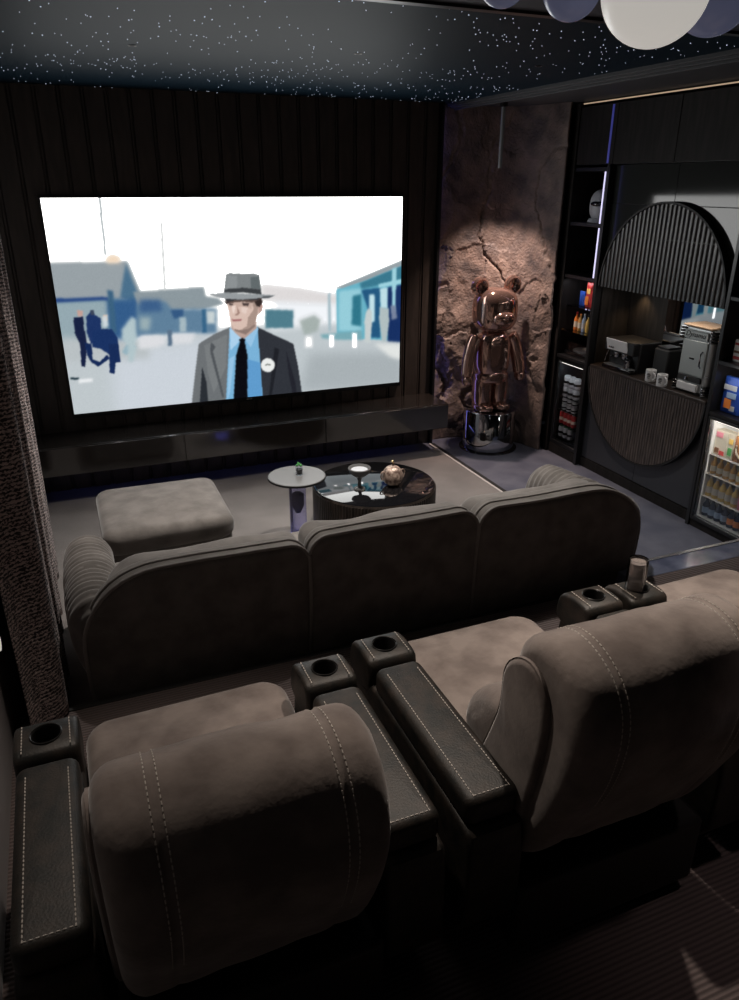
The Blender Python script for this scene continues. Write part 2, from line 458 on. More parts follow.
# rough sculpted plaster wall behind the bear, curving round to the cabinets
path = [(3.03, 0.19), (3.30, 0.17), (3.58, 0.10), (3.76, -0.02), (3.87, -0.22), (3.94, -0.50)]
path = smooth_loop([(p[0], p[1]) for p in path], 3, closed=False)
seglen = [0]
for i in range(1, len(path)): seglen.append(seglen[-1] + math.dist(path[i], path[i - 1]))
def path_at(s):
    for i in range(1, len(path)):
        if s <= seglen[i] or i == len(path) - 1:
            t = (s - seglen[i - 1]) / (seglen[i] - seglen[i - 1]); a, c = path[i - 1], path[i]
            dx, dy = c[0] - a[0], c[1] - a[1]; l = math.hypot(dx, dy)
            return a[0] + dx * t, a[1] + dy * t, dy / l, -dx / l
NU, NV = 150, 300; vs = []; fs = []
for j in range(NV + 1):
    z = CEIL * j / NV
    for i in range(NU + 1):
        s = seglen[-1] * i / NU; x, y, nx, ny = path_at(s)
        p = Vector((s * 1.6, z * 1.6, 0.3))
        rid = noise.ridged_multi_fractal(p * 1.3, 0.9, 2.1, 6, 1.0, 2.0) if hasattr(noise, 'ridged_multi_fractal') else noise.fractal(p, 1, 2, 5)
        fine = noise.fractal(p * 7, 0.8, 2.0, 4)
        crk = abs(noise.noise(Vector((s * 1.7 + 0.05 * fine, z * 1.7, 4.7))) - 0.06)
        u = s / seglen[-1]
        amp = 0.9 * math.exp(-((z - 0.95) / 0.75) ** 2) * (1.0 if u < 0.5 else 1.0 - 0.65 * (u - 0.5) / 0.5) + 0.15
        plate = noise.cell(Vector((s * 3.1 + 0.4 * rid, z * 2.6 + 0.4 * rid, 1.0)))
        d = 0.026 * (rid - 1.0) + 0.004 * fine + 0.022 * plate - 0.050 * math.exp(-(crk / 0.03) ** 2)
        d = 0.075 + amp * d * 1.25
        d = min(max(d, 0.0), 0.13) * (1 if i > 2 else 0.6)
        vs.append((x + nx * d, y + ny * d, z))
for j in range(NV):
    for i in range(NU):
        k = j * (NU + 1) + i; fs.append((k, k + 1, k + NU + 2, k + NU + 1))
nv = len(vs)   # a plain back skin gives the plaster real thickness
bk = B(); bk.v = vs; bk.f = fs
w = bk.build('wall_sculpted', 'rock', smooth=True, sharp=70); w['kind'] = 'structure'
w.modifiers.new('thickness', 'SOLIDIFY').thickness = -0.02
struct('wall_front_side', 'cab_black', 3.03, 4.5, 0.20, 0.28, 0, CEIL)

# ceiling: star field, moulding, soffit, lower grey ceiling towards the camera
struct('ceiling', 'ceil_star', -0.42, 3.13, -3.17, 0.2, CEIL, CEIL + 0.06)
b = B()
for (x0, x1, z0) in ((3.13, 3.155, 2.80), (3.155, 3.19, 2.787), (3.19, 3.205, 2.775), (3.205, 3.24, 2.79)):
    b.box(x0, x1, -7.0, 0.2, z0, CEIL + 0.05)
w = b.build('trim_4', 'ceil_dark', smooth=False, bevel=0.002); w['kind'] = 'structure'
struct('ceiling_soffit', 'ceil_dark', 3.24, 5.0, -7.0, 0.2, 2.81, 2.88)
struct('trim_5', 'cab_black', -0.42, 3.13, -3.21, -3.17, 2.79, 2.88)
struct('ceiling_lower', 'ceil_near', -0.42, 3.13, -7.0, -3.21, 2.80, 2.88)

# stars: far too many and too small to count
b = B(); r3 = random.Random(11)
for k in range(1350):
    x = r3.uniform(-0.38, 3.1); y = -3.15 + 3.25 * r3.random()
    clump = noise.noise(Vector((x * 1.7, y * 1.7, 2.0)))
    if r3.random() > 0.55 + 1.1 * clump: continue
    q = r3.choice((0.0028, 0.0032, 0.0034, 0.0052)) * (0.62 if y > -1 else 0.6)
    b.add([(x - q, y, CEIL - 0.0012), (x, y - q, CEIL - 0.0012), (x + q, y, CEIL - 0.0012), (x, y + q, CEIL - 0.0012), (x, y, CEIL - 0.0032), (x, y, CEIL + 0.001)],
          [(0, 1, 4), (1, 2, 4), (2, 3, 4), (3, 0, 4), (1, 0, 5), (2, 1, 5), (3, 2, 5), (0, 3, 5)])
st = b.build('ceiling_star', 'star', smooth=False)
tag(st, 'scatter of tiny white fibre-optic stars across the dark blue ceiling', 'star light', kind='stuff')

# fittings of the added fill spots: slim black rings flush with the ceiling
wh = ('above the left end', 'above the middle', 'above the right end')
for i, (x, y, p_) in enumerate(ROW_FILLS):
    d = B().lathe([(0.022, 0), (0.036, 0), (0.036, -0.005), (0.022, -0.005), (0.022, 0)], (x, y, 2.7995), 24, cap=False).build('added_downlight', 'cab_black', org=(x, y, 2.7995))
    tag(d, 'added small black recessed ceiling downlight %s of the recliner row' % wh[i], 'downlight', 'added downlights above the recliners')
for i, (x, y, p_) in enumerate(FRONT_FILLS):
    d = B().lathe([(0.012, 0), (0.020, 0), (0.020, -0.002), (0.012, -0.002), (0.012, 0)], (x, y, CEIL - .0005), 20, cap=False).build('added_pinhole_light', 'cab_black', org=(x, y, CEIL - .0005))
    tag(d, 'added tiny black pinhole downlight in the star ceiling %s of the sofa' % wh[i], 'downlight', 'added pinhole downlights in the star ceiling')

# globes of the ceiling light, upper right
for (x, y, z, r, m, lab) in (
        (1.083, -4.60, 2.560, 0.096, 'globe_white', 'large white glowing globe light under the ceiling'),
        (1.079, -4.35, 2.605, 0.060, 'globe_blue', 'smoky blue globe light touching the left side of the white globe'),
        (1.602, -4.20, 2.668, 0.097, 'globe_blue', 'smoky blue globe light on the right of the white globe'),
        (0.914, -4.35, 2.607, 0.050, 'globe_blue', 'smoky blue globe light farthest left of the ceiling cluster')):
    t = thing('globe_light', (x, y, 2.799), lab, 'globe light', 'globe lights under the ceiling')
    B().ball((x, y, z), r, 40, 24).build('globe', m, t)
    B().lathe([(0.010, z + r - 2.802), (0.010, -0.012), (0.03, -0.010), (0.03, 0)], (x, y, 2.799), 16).build('stem', 'chrome', t)

# ------------------------------------------------------------------ television
TW, TH, TZ = 2.7, 1.519, 0.615
TV_SCENERY=[
(191,199,203,2,"-156,805 455,681 795,740 1338,762 2140,697 2167,-747 -249,-215"),
(203,210,218,6,"235,611 733,646 970,720 988,-487 224,-319"),
(168,176,180,5,"1392,415 1713,389 2029,346 2034,-55 1321,10"),
(235,238,242,3,"1192,1106 1596,1042 1627,730 1150,699"),
(222,218,218,2,"1116,1172 1345,1114 1596,1010 1595,937 1111,1012"),
(120,150,165,1.5,"381,1437 429,1131 566,1088 544,708 -48,781 -17,1140 232,1208"),
(152,161,166,1,"-22,1448 382,1439 431,1162 427,1093 -50,1128"),
(75,112,140,1.2,"376,1422 421,1132 423,1039 325,1110 348,1259"),
(36,66,125,1,"-50,1131 267,1121 264,1082 -54,1087"),
(148,168,176,1.5,"-54,1087 264,1082 235,674 -38,709"),
(185,192,195,3,"-17,768 298,713 451,646 442,500 -20,534"),
(52,92,138,2,"257,1092 427,1092 530,1067 512,768 332,709 281,716 244,799"),
(110,140,160,2,"419,968 488,961 479,804 416,795"),
(215,218,222,2,"401,701 510,736 502,607 395,604"),
(60,98,128,1,"263,1182 292,1180 285,778 255,782"),
(160,170,174,0.5,"282,2066 290,2066 282,1509 275,1510"),
(240,216,190,1.6,"276,1472 311,1507 351,1482 348,1431 281,1428"),
(24,34,66,0.45,"73,945 121,952 120,829 124,688 96,469 77,472 86,693 68,796"),
(30,52,100,0.5,"139,950 171,1001 184,961 211,924 206,803 181,696 142,686 130,797"),
(26,50,98,0.5,"156,809 216,826 262,813 286,731 284,635 235,562 189,632 148,653"),
(22,42,86,0.45,"110,705 146,685 141,535 175,506 219,572 229,530 163,459 129,512 115,578"),
(24,44,88,0.45,"235,674 286,667 287,489 258,484 244,373 219,389"),
(196,160,150,0.6,"98,1015 125,1005 122,955 95,955"),
(60,70,90,0.5,"163,1009 182,1007 180,961 162,960"),
(150,178,190,0.8,"329,662 379,631 321,550 298,585"),
(215,175,150,0.5,"226,957 247,954 242,893 221,895"),
(205,215,220,1,"220,942 247,954 243,846 217,833"),
(178,197,202,1.3,"313,807 373,926 401,891 401,765 372,656 378,607 352,480 326,484 336,644 306,712"),
(25,45,55,0.6,"11,377 57,365 50,348 10,355"),
(238,240,242,1,"52,346 125,351 123,319 50,311"),
(140,152,158,1,"397,1156 781,1171 788,1080 858,1055 885,1000 771,955 419,967"),
(95,128,155,1.5,"406,1037 563,1053 593,973 844,956 834,707 387,744"),
(60,95,138,2,"426,1081 537,1071 540,962 418,959"),
(52,88,130,1,"584,970 659,966 651,896 601,877"),
(165,184,192,1,"631,890 668,886 663,740 625,747"),
(155,175,180,2,"416,913 476,906 459,783 408,789"),
(55,100,135,0.8,"760,956 785,954 777,721 753,724"),
(200,210,212,1.2,"787,938 834,933 829,805 783,810"),
(220,221,225,1.6,"404,739 544,725 538,629 396,613"),
(218,220,224,1.6,"580,734 714,721 687,627 578,624"),
(90,112,135,0.8,"557,771 582,769 575,609 553,611"),
(205,208,208,0.7,"580,1784 588,1784 571,1157 562,1157"),
(80,125,140,1,"1130,918 1300,893 1296,707 1124,726"),
(165,176,173,1.5,"1336,779 1378,804 1430,829 1470,773 1448,654 1364,621"),
(170,190,198,0.8,"1520,1042 1538,1057 1537,644 1519,646"),
(245,245,245,1.3,"1369,611 1416,606 1414,483 1367,489"),
(105,178,198,0.8,"1576,1088 2016,1349 2028,476 1573,569"),
(150,205,218,1.5,"1588,1067 1736,1084 1736,621 1585,638"),
(58,120,142,1.2,"1725,1141 2017,1312 2019,1157 1865,1108 1736,1075"),
(150,160,165,0.7,"1573,1102 2016,1363 2017,1312 1768,1166 1609,1094"),
(48,118,138,1.2,"1680,1008 1736,1024 1736,674 1671,699"),
(36,88,128,1,"1736,1067 1865,1082 1868,532 1802,541 1779,864"),
(24,48,98,1.2,"1907,1079 2019,1108 2028,457 1914,487"),
(195,226,233,1,"1790,1010 1824,1016 1825,717 1790,704"),
(190,222,230,1,"1860,1074 1911,1078 1911,851 1867,855"),
(160,210,222,0.9,"1940,1274 1970,1289 1967,810 1945,812"),
(158,210,222,0.8,"1849,1118 2019,1165 2019,1119 1855,1079"),
(120,168,178,1.3,"1468,617 1736,630 1746,526 1584,546 1478,577"),
(198,206,206,0.9,"1768,830 1788,871 1808,826 1807,684 1796,478 1760,501 1757,725"),
(176,190,192,0.9,"1861,873 1922,850 1925,707 1908,487 1878,480 1856,750"),
(120,132,158,1,"1933,884 1966,881 1981,737 1943,723"),
(248,248,250,0.8,"1521,611 1558,606 1553,464 1522,469"),
(248,248,250,0.8,"1675,610 1709,606 1706,441 1675,445"),
(225,228,226,2,"1824,474 2028,439 2030,252 1938,302"),
]
TV_FIGURE=[
(108,112,115,1,"658,26 689,303 726,613 817,698 914,761 900,511 863,-74 655,-36"),
(120,124,126,1,"757,589 894,689 875,355 790,84 765,291"),
(42,46,52,1,"734,376 751,213 753,-33 700,-23 719,198"),
(80,84,88,1,"797,623 822,571 804,524 850,32 838,24 787,527"),
(48,51,58,1,"1074,746 1178,645 1293,540 1318,289 1346,-165 1061,-111 1073,548"),
(32,34,40,1,"1174,515 1203,491 1172,228 1141,-20 1124,-16 1154,313"),
(35,36,44,1,"1244,485 1296,124 1305,-49 1280,-44 1256,215"),
(122,178,216,1,"913,749 1077,746 1080,487 1085,-95 856,-52"),
(95,155,205,1,"1002,417 1082,365 1079,-93 991,-77 993,256"),
(150,195,228,1,"930,467 886,67 865,-12 897,432"),
(172,208,236,1,"913,741 930,743 982,635 907,520"),
(150,195,228,1,"1071,747 1082,726 1030,534 993,634"),
(186,160,150,1,"923,793 1073,796 1069,727 993,630 976,636 921,741"),
(12,12,18,1,"962,626 982,643 1000,625 996,598 1007,457 987,-119 898,-102 939,466 967,602"),
(216,190,178,1,"901,1035 1107,1021 1110,961 1090,885 1076,854 1064,777 1020,732 968,719 935,734 920,804 913,925"),
(168,145,134,1,"1055,999 1093,995 1083,886 1076,854 1064,777 1020,734 974,720 1014,760 1024,848 1059,922"),
(188,155,145,1,"1087,963 1103,983 1116,960 1110,906 1088,869"),
(52,42,40,1,"1062,1031 1112,1040 1114,988 1097,946 1078,958 1065,1003"),
(198,172,160,1,"912,1007 1055,993 1046,934 983,962 920,963"),
(95,78,72,1,"898,1037 1107,1032 1055,993 991,1010 912,999"),
(60,50,48,1,"893,1024 928,1016 902,991"),
(75,64,64,1,"916,1001 941,993 938,975 919,981"),
(75,62,60,1,"994,999 1037,990 1029,962 998,971"),
(236,216,206,1,"932,969 957,980 944,900 937,894"),
(160,130,120,1,"962,975 978,897 961,872 943,881 962,898"),
(228,206,196,1,"989,956 1027,947 1012,882 988,907"),
(160,105,106,1,"925,840 988,832 981,813 934,816"),
(140,120,112,1,"935,741 968,721 1020,734 1060,777 1066,754 1005,672 942,718"),
(52,52,55,1,"897,1056 1109,1046 1088,1016 998,1028 903,1019"),
(150,155,158,1,"807,1105 845,1101 895,1108 1109,1073 1193,1057 1159,1035 1095,1037 998,1029 892,1050 837,1074"),
(84,88,92,1,"1121,1054 1191,1055 1159,1035 1108,1036"),
(126,131,133,1,"893,1102 913,1284 933,1295 1008,1284 1071,1282 1102,1267 1107,1190 1112,1068 1001,1101"),
(140,145,147,1,"920,1277 976,1268 971,1146 906,1146"),
(98,106,108,1,"1051,1247 1102,1254 1107,1125 1053,1135"),
(60,63,66,1,"898,1140 1003,1149 1107,1123 1111,1072 1001,1105 895,1110"),
(236,238,236,1,"1171,325 1167,297 1157,273 1142,259 1125,256 1109,264 1095,283 1087,309 1084,338 1089,366 1099,390 1113,404 1130,407 1146,399 1160,381 1169,355"),
(110,115,110,1,"1110,340 1126,348 1146,337 1145,323 1127,334 1112,326"),
]

def paint():
    Wp, Hp = 540, 304
    img = np.empty((Hp, Wp, 3)); img[:] = (253, 253, 251)
    yy, xx = np.mgrid[0:Hp, 0:Wp]; U_ = (xx + .5) / Wp; V_ = (yy + .5) / Hp
    for c0, c1, c2, blur, s in TV_SCENERY + TV_FIGURE:
        P = np.array([[float(t) / 2000 for t in q.split(',')] for q in s.split()])
        sg = blur * 1.6
        pad = int(3 * sg) + 2
        x0 = max(int(P[:, 0].min() * Wp) - pad, 0); x1 = min(int(P[:, 0].max() * Wp) + pad, Wp)
        y0 = max(int(P[:, 1].min() * Hp) - pad, 0); y1 = min(int(P[:, 1].max() * Hp) + pad, Hp)
        if x1 <= x0 or y1 <= y0: continue
        # padded window so that edges at the picture border do not fade
        gx = (np.arange(x0 - pad, x1 + pad) + .5) / Wp; gy = (np.arange(y0 - pad, y1 + pad) + .5) / Hp
        A, Bq = np.meshgrid(gx, gy); inside = np.zeros(A.shape, bool); n = len(P)
        for i in range(n):
            (ax, ay), (qx, qy) = P[i], P[(i + 1) % n]
            if ay == qy: continue
            inside ^= ((ay > Bq) != (qy > Bq)) & (A < (qx - ax) * (Bq - ay) / (qy - ay) + ax)
        m = inside.astype(float)
        if (c0, c1, c2, blur, s) in TV_FIGURE: sg = 0.85
        k = np.exp(-0.5 * (np.arange(-pad, pad + 1) / sg) ** 2); k /= k.sum()
        m = np.apply_along_axis(lambda r_: np.convolve(r_, k, 'same'), 1, m)
        m = np.apply_along_axis(lambda r_: np.convolve(r_, k, 'same'), 0, m)
        m = m[pad:-pad, pad:-pad][..., None]
        img[y0:y1, x0:x1] = img[y0:y1, x0:x1] * (1 - m) + np.array((c0, c1, c2)) * m
    # a little cloth and gravel grain
    rs = np.random.RandomState(3)
    img = np.clip(img / 255.0 + rs.normal(0, 0.008, (Hp, Wp, 1)) * (img.mean(2, keepdims=True) < 235), 0, 1)
    lin = np.where(img <= 0.04045, img / 12.92, ((img + 0.055) / 1.055) ** 2.4)
    lum = img.mean(2, keepdims=True); t = np.clip((lum - 0.93) / 0.05, 0, 1)
    return lin * SCREEN_GAIN * (1 + (SCREEN_GLOW - 1) * t * t * (3 - 2 * t))
pic = paint(); Hp, Wp = pic.shape[:2]
tv = thing('television', (TW / 2, 0.04, TZ), 'huge wall-mounted flat television showing a person in a hat, suit and tie', 'television')
b = B(); b.box(-0.014, TW + 0.014, 0.002, 0.038, TZ - 0.035, TZ + TH + 0.014); b.build('housing', 'bezel', tv, bevel=0.003)
b = B().box(TW * 0.5 - 0.022, TW * 0.5 + 0.022, -0.001, 0.004, TZ - 0.020, TZ - 0.012); b.build('badge', 'nosing', tv)
me = bpy.data.meshes.new('screen')
gx = np.linspace(0, TW, Wp + 1) - TW / 2; gz = np.linspace(0, TH, Hp + 1)
X, Zg = np.meshgrid(gx, gz); co = np.stack([X.ravel(), np.full(X.size, -0.0405), Zg.ravel()], 1)
idx = (np.arange(Hp)[:, None] * (Wp + 1) + np.arange(Wp)[None, :]).ravel()
quads = np.stack([idx, idx + 1, idx + Wp + 2, idx + Wp + 1], 1)
me.vertices.add(len(co)); me.vertices.foreach_set('co', co.ravel())
me.loops.add(quads.size); me.loops.foreach_set('vertex_index', quads.ravel().astype(np.int32))
me.polygons.add(len(quads)); me.polygons.foreach_set('loop_start', (np.arange(len(quads)) * 4).astype(np.int32))
me.polygons.foreach_set('loop_total', np.full(len(quads), 4, np.int32)); me.update(calc_edges=True)
at = me.color_attributes.new('picture', 'FLOAT_COLOR', 'POINT')
pp = np.pad(pic, ((0, 1), (0, 1), (0, 0)), mode='edge'); at.data.foreach_set('color', np.concatenate([pp, np.ones(pp.shape[:2] + (1,))], 2).astype(np.float32).ravel())
sm = bpy.data.materials.new('lit_screen'); sm.use_nodes = True; nt = sm.node_tree; nt.nodes.clear()
ou = nt.nodes.new('ShaderNodeOutputMaterial'); em = nt.nodes.new('ShaderNodeEmission'); ca = nt.nodes.new('ShaderNodeVertexColor'); ca.layer_name = 'picture'
nt.links.new(ca.outputs[0], em.inputs[0]); nt.links.new(em.outputs[0], ou.inputs[0]); em.inputs[1].default_value = 1.0
me.materials.append(sm)
scr = bpy.data.objects.new('screen', me); link(scr, tv)
ORG[scr.name] = origin(tv)

# floating console under the television
t = thing('media_console', (1.35, 0.0, 0.25), 'long dark lacquered floating console under the television', 'console')
B().box(-0.40, 3.02, -0.34, 0.039, 0.255, 0.475).build('body', 'console', t, bevel=0.004)
for x0, x1 in ((-0.395, 0.745), (0.752, 1.885), (1.892, 3.015)):
    B().box(x0, x1, -0.352, -0.341, 0.262, 0.468).build('drawer_front', 'console', t, bevel=0.003)
B().box(-0.3, 2.9, -0.04, -0.02, 0.245, 0.254).build('led_strip', 'led_floor', t)

# rug-like carpet area with trim on its right
struct('floor_carpet', 'rug', -0.41, 3.0, EDGE + 0.02, -0.17, 0.0, 0.012, bevel=0.004)
struct('trim_6', 'rug_trim', 3.0, 3.018, EDGE + 0.02, -0.03, 0.0, 0.014)
struct('trim_7', 'black', 3.018, 3.055, EDGE + 0.02, -0.03, 0.0, 0.013)

# polished step at the platform edge, right of the sofa
struct('floor_step', 'step', 2.74, 3.93, EDGE + 0.002, -2.905, 0.0, PLAT, bevel=0.004)
struct('trim_8', 'nosing', 2.74, 3.93, -2.925, -2.899, PLAT - 0.006, PLAT + 0.004, bevel=0.002)

# ------------------------------------------------------------------ curtain
t = thing('curtain', (-0.3, -2.2, 0.0), 'long heavy knitted grey-brown curtain hanging along the left wall', 'curtain')
me_v = []; me_f = []; me_uv = []
NS, NZ = 260, 60
yA, yB = -1.22, -3.24
for j in range(NZ + 1):
    zf = j / NZ
    for i in range(NS + 1):
        s = i / NS; y = yA + (yB - yA) * s
        z0 = 0.012 if y > EDGE - 0.03 else PLAT + 0.012
        z0 = 0.012 + (PLAT) * min(1, max(0, (EDGE + 0.10 - y) / 0.10))
        z = z0 + (2.745 - z0) * zf
        amp = 0.024 * (0.65 + 0.35 * zf)
        x = -0.262 + 0.04 * s + amp * math.sin(s * 62 + 0.6 * math.sin(s * 9)) + 0.012 * math.sin(s * 21 + 2 * zf)
        if s > 0.93: x -= (s - 0.93) / 0.07 * 0.11
        if zf < 0.06 and s > 0.8: x += 0.0
        me_v.append((x, y + 0.010 * math.sin(s * 124 + zf * 3), z)); me_uv.append((s * 4.4, zf * 5.2))
for j in range(NZ):
    for i in range(NS):
        k = j * (NS + 1) + i; me_f.append((k, k + 1, k + NS + 2, k + NS + 1))
me = bpy.data.meshes.new('drape'); o0 = origin(t)
me.from_pydata([(x - o0.x, y - o0.y, z - o0.z) for x, y, z in me_v], [], me_f)
uvl = me.uv_layers.new(name='UVMap')
for lp in me.loops: uvl.data[lp.index].uv = me_uv[lp.vertex_index]
me.materials.append(MT['curtain']); me.shade_smooth()
o = bpy.data.objects.new('drape', me); link(o, t); o.modifiers.new('thickness', 'SOLIDIFY').thickness = 0.004
B().tube([(-0.30, yA + 0.02, 2.752), (-0.30, yB - 0.05, 2.752)], 0.008).build('rail', 'black', t)
# small white tieback hook on the far edge and a brass knob on the wall
o = B().ball((-0.262, -1.19, 1.035), 0.014, 14, 8).lathe([(0.005, 0), (0.005, 0.04)], (-0.262, -1.19, 1.03), 8).build('curtain_clip', 'white', org=(-0.262, -1.19, 1.03))
tag(o, 'tiny white clip on the far edge of the knitted curtain', 'clip')
t = thing('wall_knob', (-0.41, -3.40, 0.775), 'small round brass knob with glowing face on the grey left wall beside the curtain', 'wall light')
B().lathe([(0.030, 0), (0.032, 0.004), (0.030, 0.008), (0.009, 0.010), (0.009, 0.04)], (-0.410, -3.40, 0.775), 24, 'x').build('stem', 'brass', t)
B().lathe([(0.009, 0.04), (0.026, 0.043), (0.030, 0.052), (0.026, 0.06), (0.0, 0.062)], (-0.410, -3.40, 0.775), 24, 'x').build('knob_face', 'globe_white', t)  # knob face made emissive so it reads bright cream

# ------------------------------------------------------------------ recliner row on the platform
def wrinkle(amp, freq, seed):
    def fn(x, y, z):
        n = noise.noise_vector(Vector((x * freq + seed, y * freq, z * freq)))
        return (x + n.x * amp, y + n.y * amp, z + n.z * amp)
    return fn

BACK = smooth_loop([(-4.50, .52), (-4.515, .80), (-4.56, 1.00), (-4.545, 1.10), (-4.555, 1.20), (-4.63, 1.262), (-4.74, 1.262),
                    (-4.825, 1.20), (-4.855, 1.08), (-4.835, .92), (-4.76, .72), (-4.70, .58), (-4.60, .50), (-4.50, .48)], 3)
def outer_pt(outline, i, off):
    n = len(outline); a = outline[i - 1]; c = outline[(i + 1) % n]
    tx, ty = c[0] - a[0], c[1] - a[1]; l = math.hypot(tx, ty) or 1
    s = 1 if area2(outline) > 0 else -1
    return outline[i][0] + s * ty / l * off, outline[i][1] - s * tx / l * off

def make_recliner(cx, label, w_back, seed, shift=0.0, dz=0.0, arms=(None, None), arm_shift=0.0):
    t = thing('recliner', (cx, -4.35, PLAT), label, 'recliner', 'cinema recliners on the platform')
    b = B().box(cx - .325, cx + .325, -4.72, -4.02, PLAT + .05, PLAT + .30); b.build('base_frame', 'leather_black', t, bevel=0.02)
    for sx in (-1, 1):
        for yy in (-4.66, -4.10):
            B().lathe([(.022, 0), (.025, .05)], (cx + sx * .28, yy, PLAT), 12).build('foot', 'black', t)
    BK = [(a, c + dz * min(1, max(0, (c - .55) / .5))) for a, c in BACK]
    # seat and raised footrest
    o = B().pillow(rrect(cx - .322, cx + .322, -4.50, -3.775 + shift, (.065, .065, .09, .09), 8), .52, .668, .055, XY, 7, .012, 8).warp(wrinkle(.010, 5, seed)).build('seat', 'recliner', t)
    o = B().pillow(rrect(cx - .30, cx + .30, -3.99 + shift, -3.80 + shift, (.03, .03, .07, .07)), .42, .512, .03, XY, 6, .004, 6).warp(wrinkle(.007, 6, seed + 3)).build('footrest', 'recliner', t)
    B().box(cx - .30, cx + .30, -4.01, -3.95, PLAT + .08, .50).build('footrest_panel', 'leather_black', t, bevel=0.02)
    # backrest: one padded body with a rolled head
    sx1, sx2 = cx - w_back * .60, cx + w_back * .66
    def groove(x, y, z):
        for s in (sx1, sx2):
            for q in (0,):
                g = math.exp(-((x - s - q) / .010) ** 2)
                if g > .01:
                    c = Vector((0, -4.69, 1.0 if z < 1.0 else 1.0)); d = Vector((0, y + 4.69, z - 1.0)); 
                    if d.length > 0: y -= d.y / d.length * .004 * g; z -= d.z / d.length * .004 * g
        n = noise.noise_vector(Vector((x * 6 + seed, y * 4, z * 4)))
        pk = noise.noise(Vector((x * 14 + seed, z * 3, y * 3)))
        return (x + n.x * .005, y + n.y * .007 + pk * .003, z + n.z * .007 + pk * .003)
    # finer slices across the width so seams and wrinkles have something to bend
    bk = B(); SL = [cx - w_back + .055 + (2 * w_back - .11) * i / 110 for i in range(111)]
    n = len(BK); out = BK if area2(BK) > 0 else BK[::-1]
    prof = [(.055 * (1 - math.sin(math.pi / 2 * i / 6)), cx - w_back + .055 * (1 - math.cos(math.pi / 2 * i / 6))) for i in range(6)]
    prof += [(0, s) for s in SL]
    prof += [(.055 * (1 - math.cos(math.pi / 2 * i / 6)), cx + w_back - .055 + .055 * math.sin(math.pi / 2 * i / 6)) for i in range(1, 7)]
    V = [];
    for ins, d in prof:
        for i in range(n):
            a, z_ = outer_pt(out, i, -ins); V.append((d, a, z_))
    F = [(j * n + i, j * n + (i + 1) % n, (j + 1) * n + (i + 1) % n, (j + 1) * n + i) for j in range(len(prof) - 1) for i in range(n)]
    F += [tuple(range(n - 1, -1, -1)), tuple((len(prof) - 1) * n + i for i in range(n))]
    bk.add(V, F); back = bk.warp(groove).build('backrest', 'recliner', t, sharp=60)
    # side wing of the back: padded, running from the head roll down into the arm
    for s in (-1, 1):
        wing = smooth_loop([(-4.46, .56), (-4.44, .72), (-4.50, .88), (-4.54, 1.00), (-4.535, 1.12), (-4.60, 1.19), (-4.68, 1.20), (-4.74, 1.12), (-4.73, .95), (-4.68, .70), (-4.64, .56)], 2)
        x0 = cx + s * (w_back - .01); x1 = cx + s * (w_back + .018); wing = [(a, c + dz * min(1, max(0, (c - .55) / .5))) for a, c in wing]
        B().pillow(wing, min(x0, x1), max(x0, x1), .02, YZ, 5, .006, 4).build('side_wing', 'recliner', t)
    # lumbar cushion bulging in front of the back
    lum = smooth_loop([(-4.53, .63), (-4.36, .645), (-4.27, .70), (-4.28, .81), (-4.38, .91), (-4.54, .94)], 3)
    B().pillow(lum, cx - w_back + .03, cx + w_back - .03, .05, YZ, 5, .01, 4).warp(wrinkle(.008, 7, seed + 9)).build('lumbar_cushion', 'recliner', t)
    # pale stitching, two rows over the roll on each side
    for s in (sx1, sx2):
        for q in (-.011, .011):
            pts = [outer_pt(out, i, .0004) for i in range(n)]
            k0 = [i for i in range(n) if pts[i][1] > .84 + dz and pts[i][0] < -4.555]
            # keep the run contiguous
            st_ = next(i for i in k0 if (i - 1) % n not in k0); run = []
            i = st_
            while i % n in k0: run.append(pts[i % n]); i += 1
            P3 = [groove(s + q, a, c) for a, c in run]
            stitch_line(back, P3)
    for sx_, on in zip((-1, 1), arms):
        if on is not None: add_arm(t, cx + on, sx_, arm_shift)
    return t

def stitch_line(parent, pts, step=.0125, duty=.6):
    """One row of thread: dashes joined by a hair-thin buried strand."""
    path = []; rad = []
    for a, c in zip(pts[:-1], pts[1:]):
        a, c = Vector(a), Vector(c); L_ = (c - a).length; m = max(1, round(L_ / step))
        for h in range(m):
            for tt, r in ((0, .0002), (.04, .0016), (duty, .0016), (duty + .04, .0002)):
                path.append(tuple(a.lerp(c, (h + tt) / m))); rad.append(r)
    B().tube(path, rad, 5).build('stitching', 'thread', parent)

def cut_hole(o, c, r, h):
    """Bore a round hole straight through the top of a part (boolean, then baked into the mesh)."""
    cu = B().lathe([(r, 0), (r, h)], c, 40).build('bore', 'black')
    md = o.modifiers.new('bore', 'BOOLEAN'); md.operation = 'DIFFERENCE'; md.object = cu; md.solver = 'EXACT'
    bpy.context.view_layer.update()
    dg = bpy.context.evaluated_depsgraph_get()
    me = bpy.data.meshes.new_from_object(o.evaluated_get(dg))
    o.modifiers.clear(); o.data = me
    me.shade_smooth(); me.set_sharp_from_angle(angle=math.radians(40))
    bpy.data.objects.remove(cu)

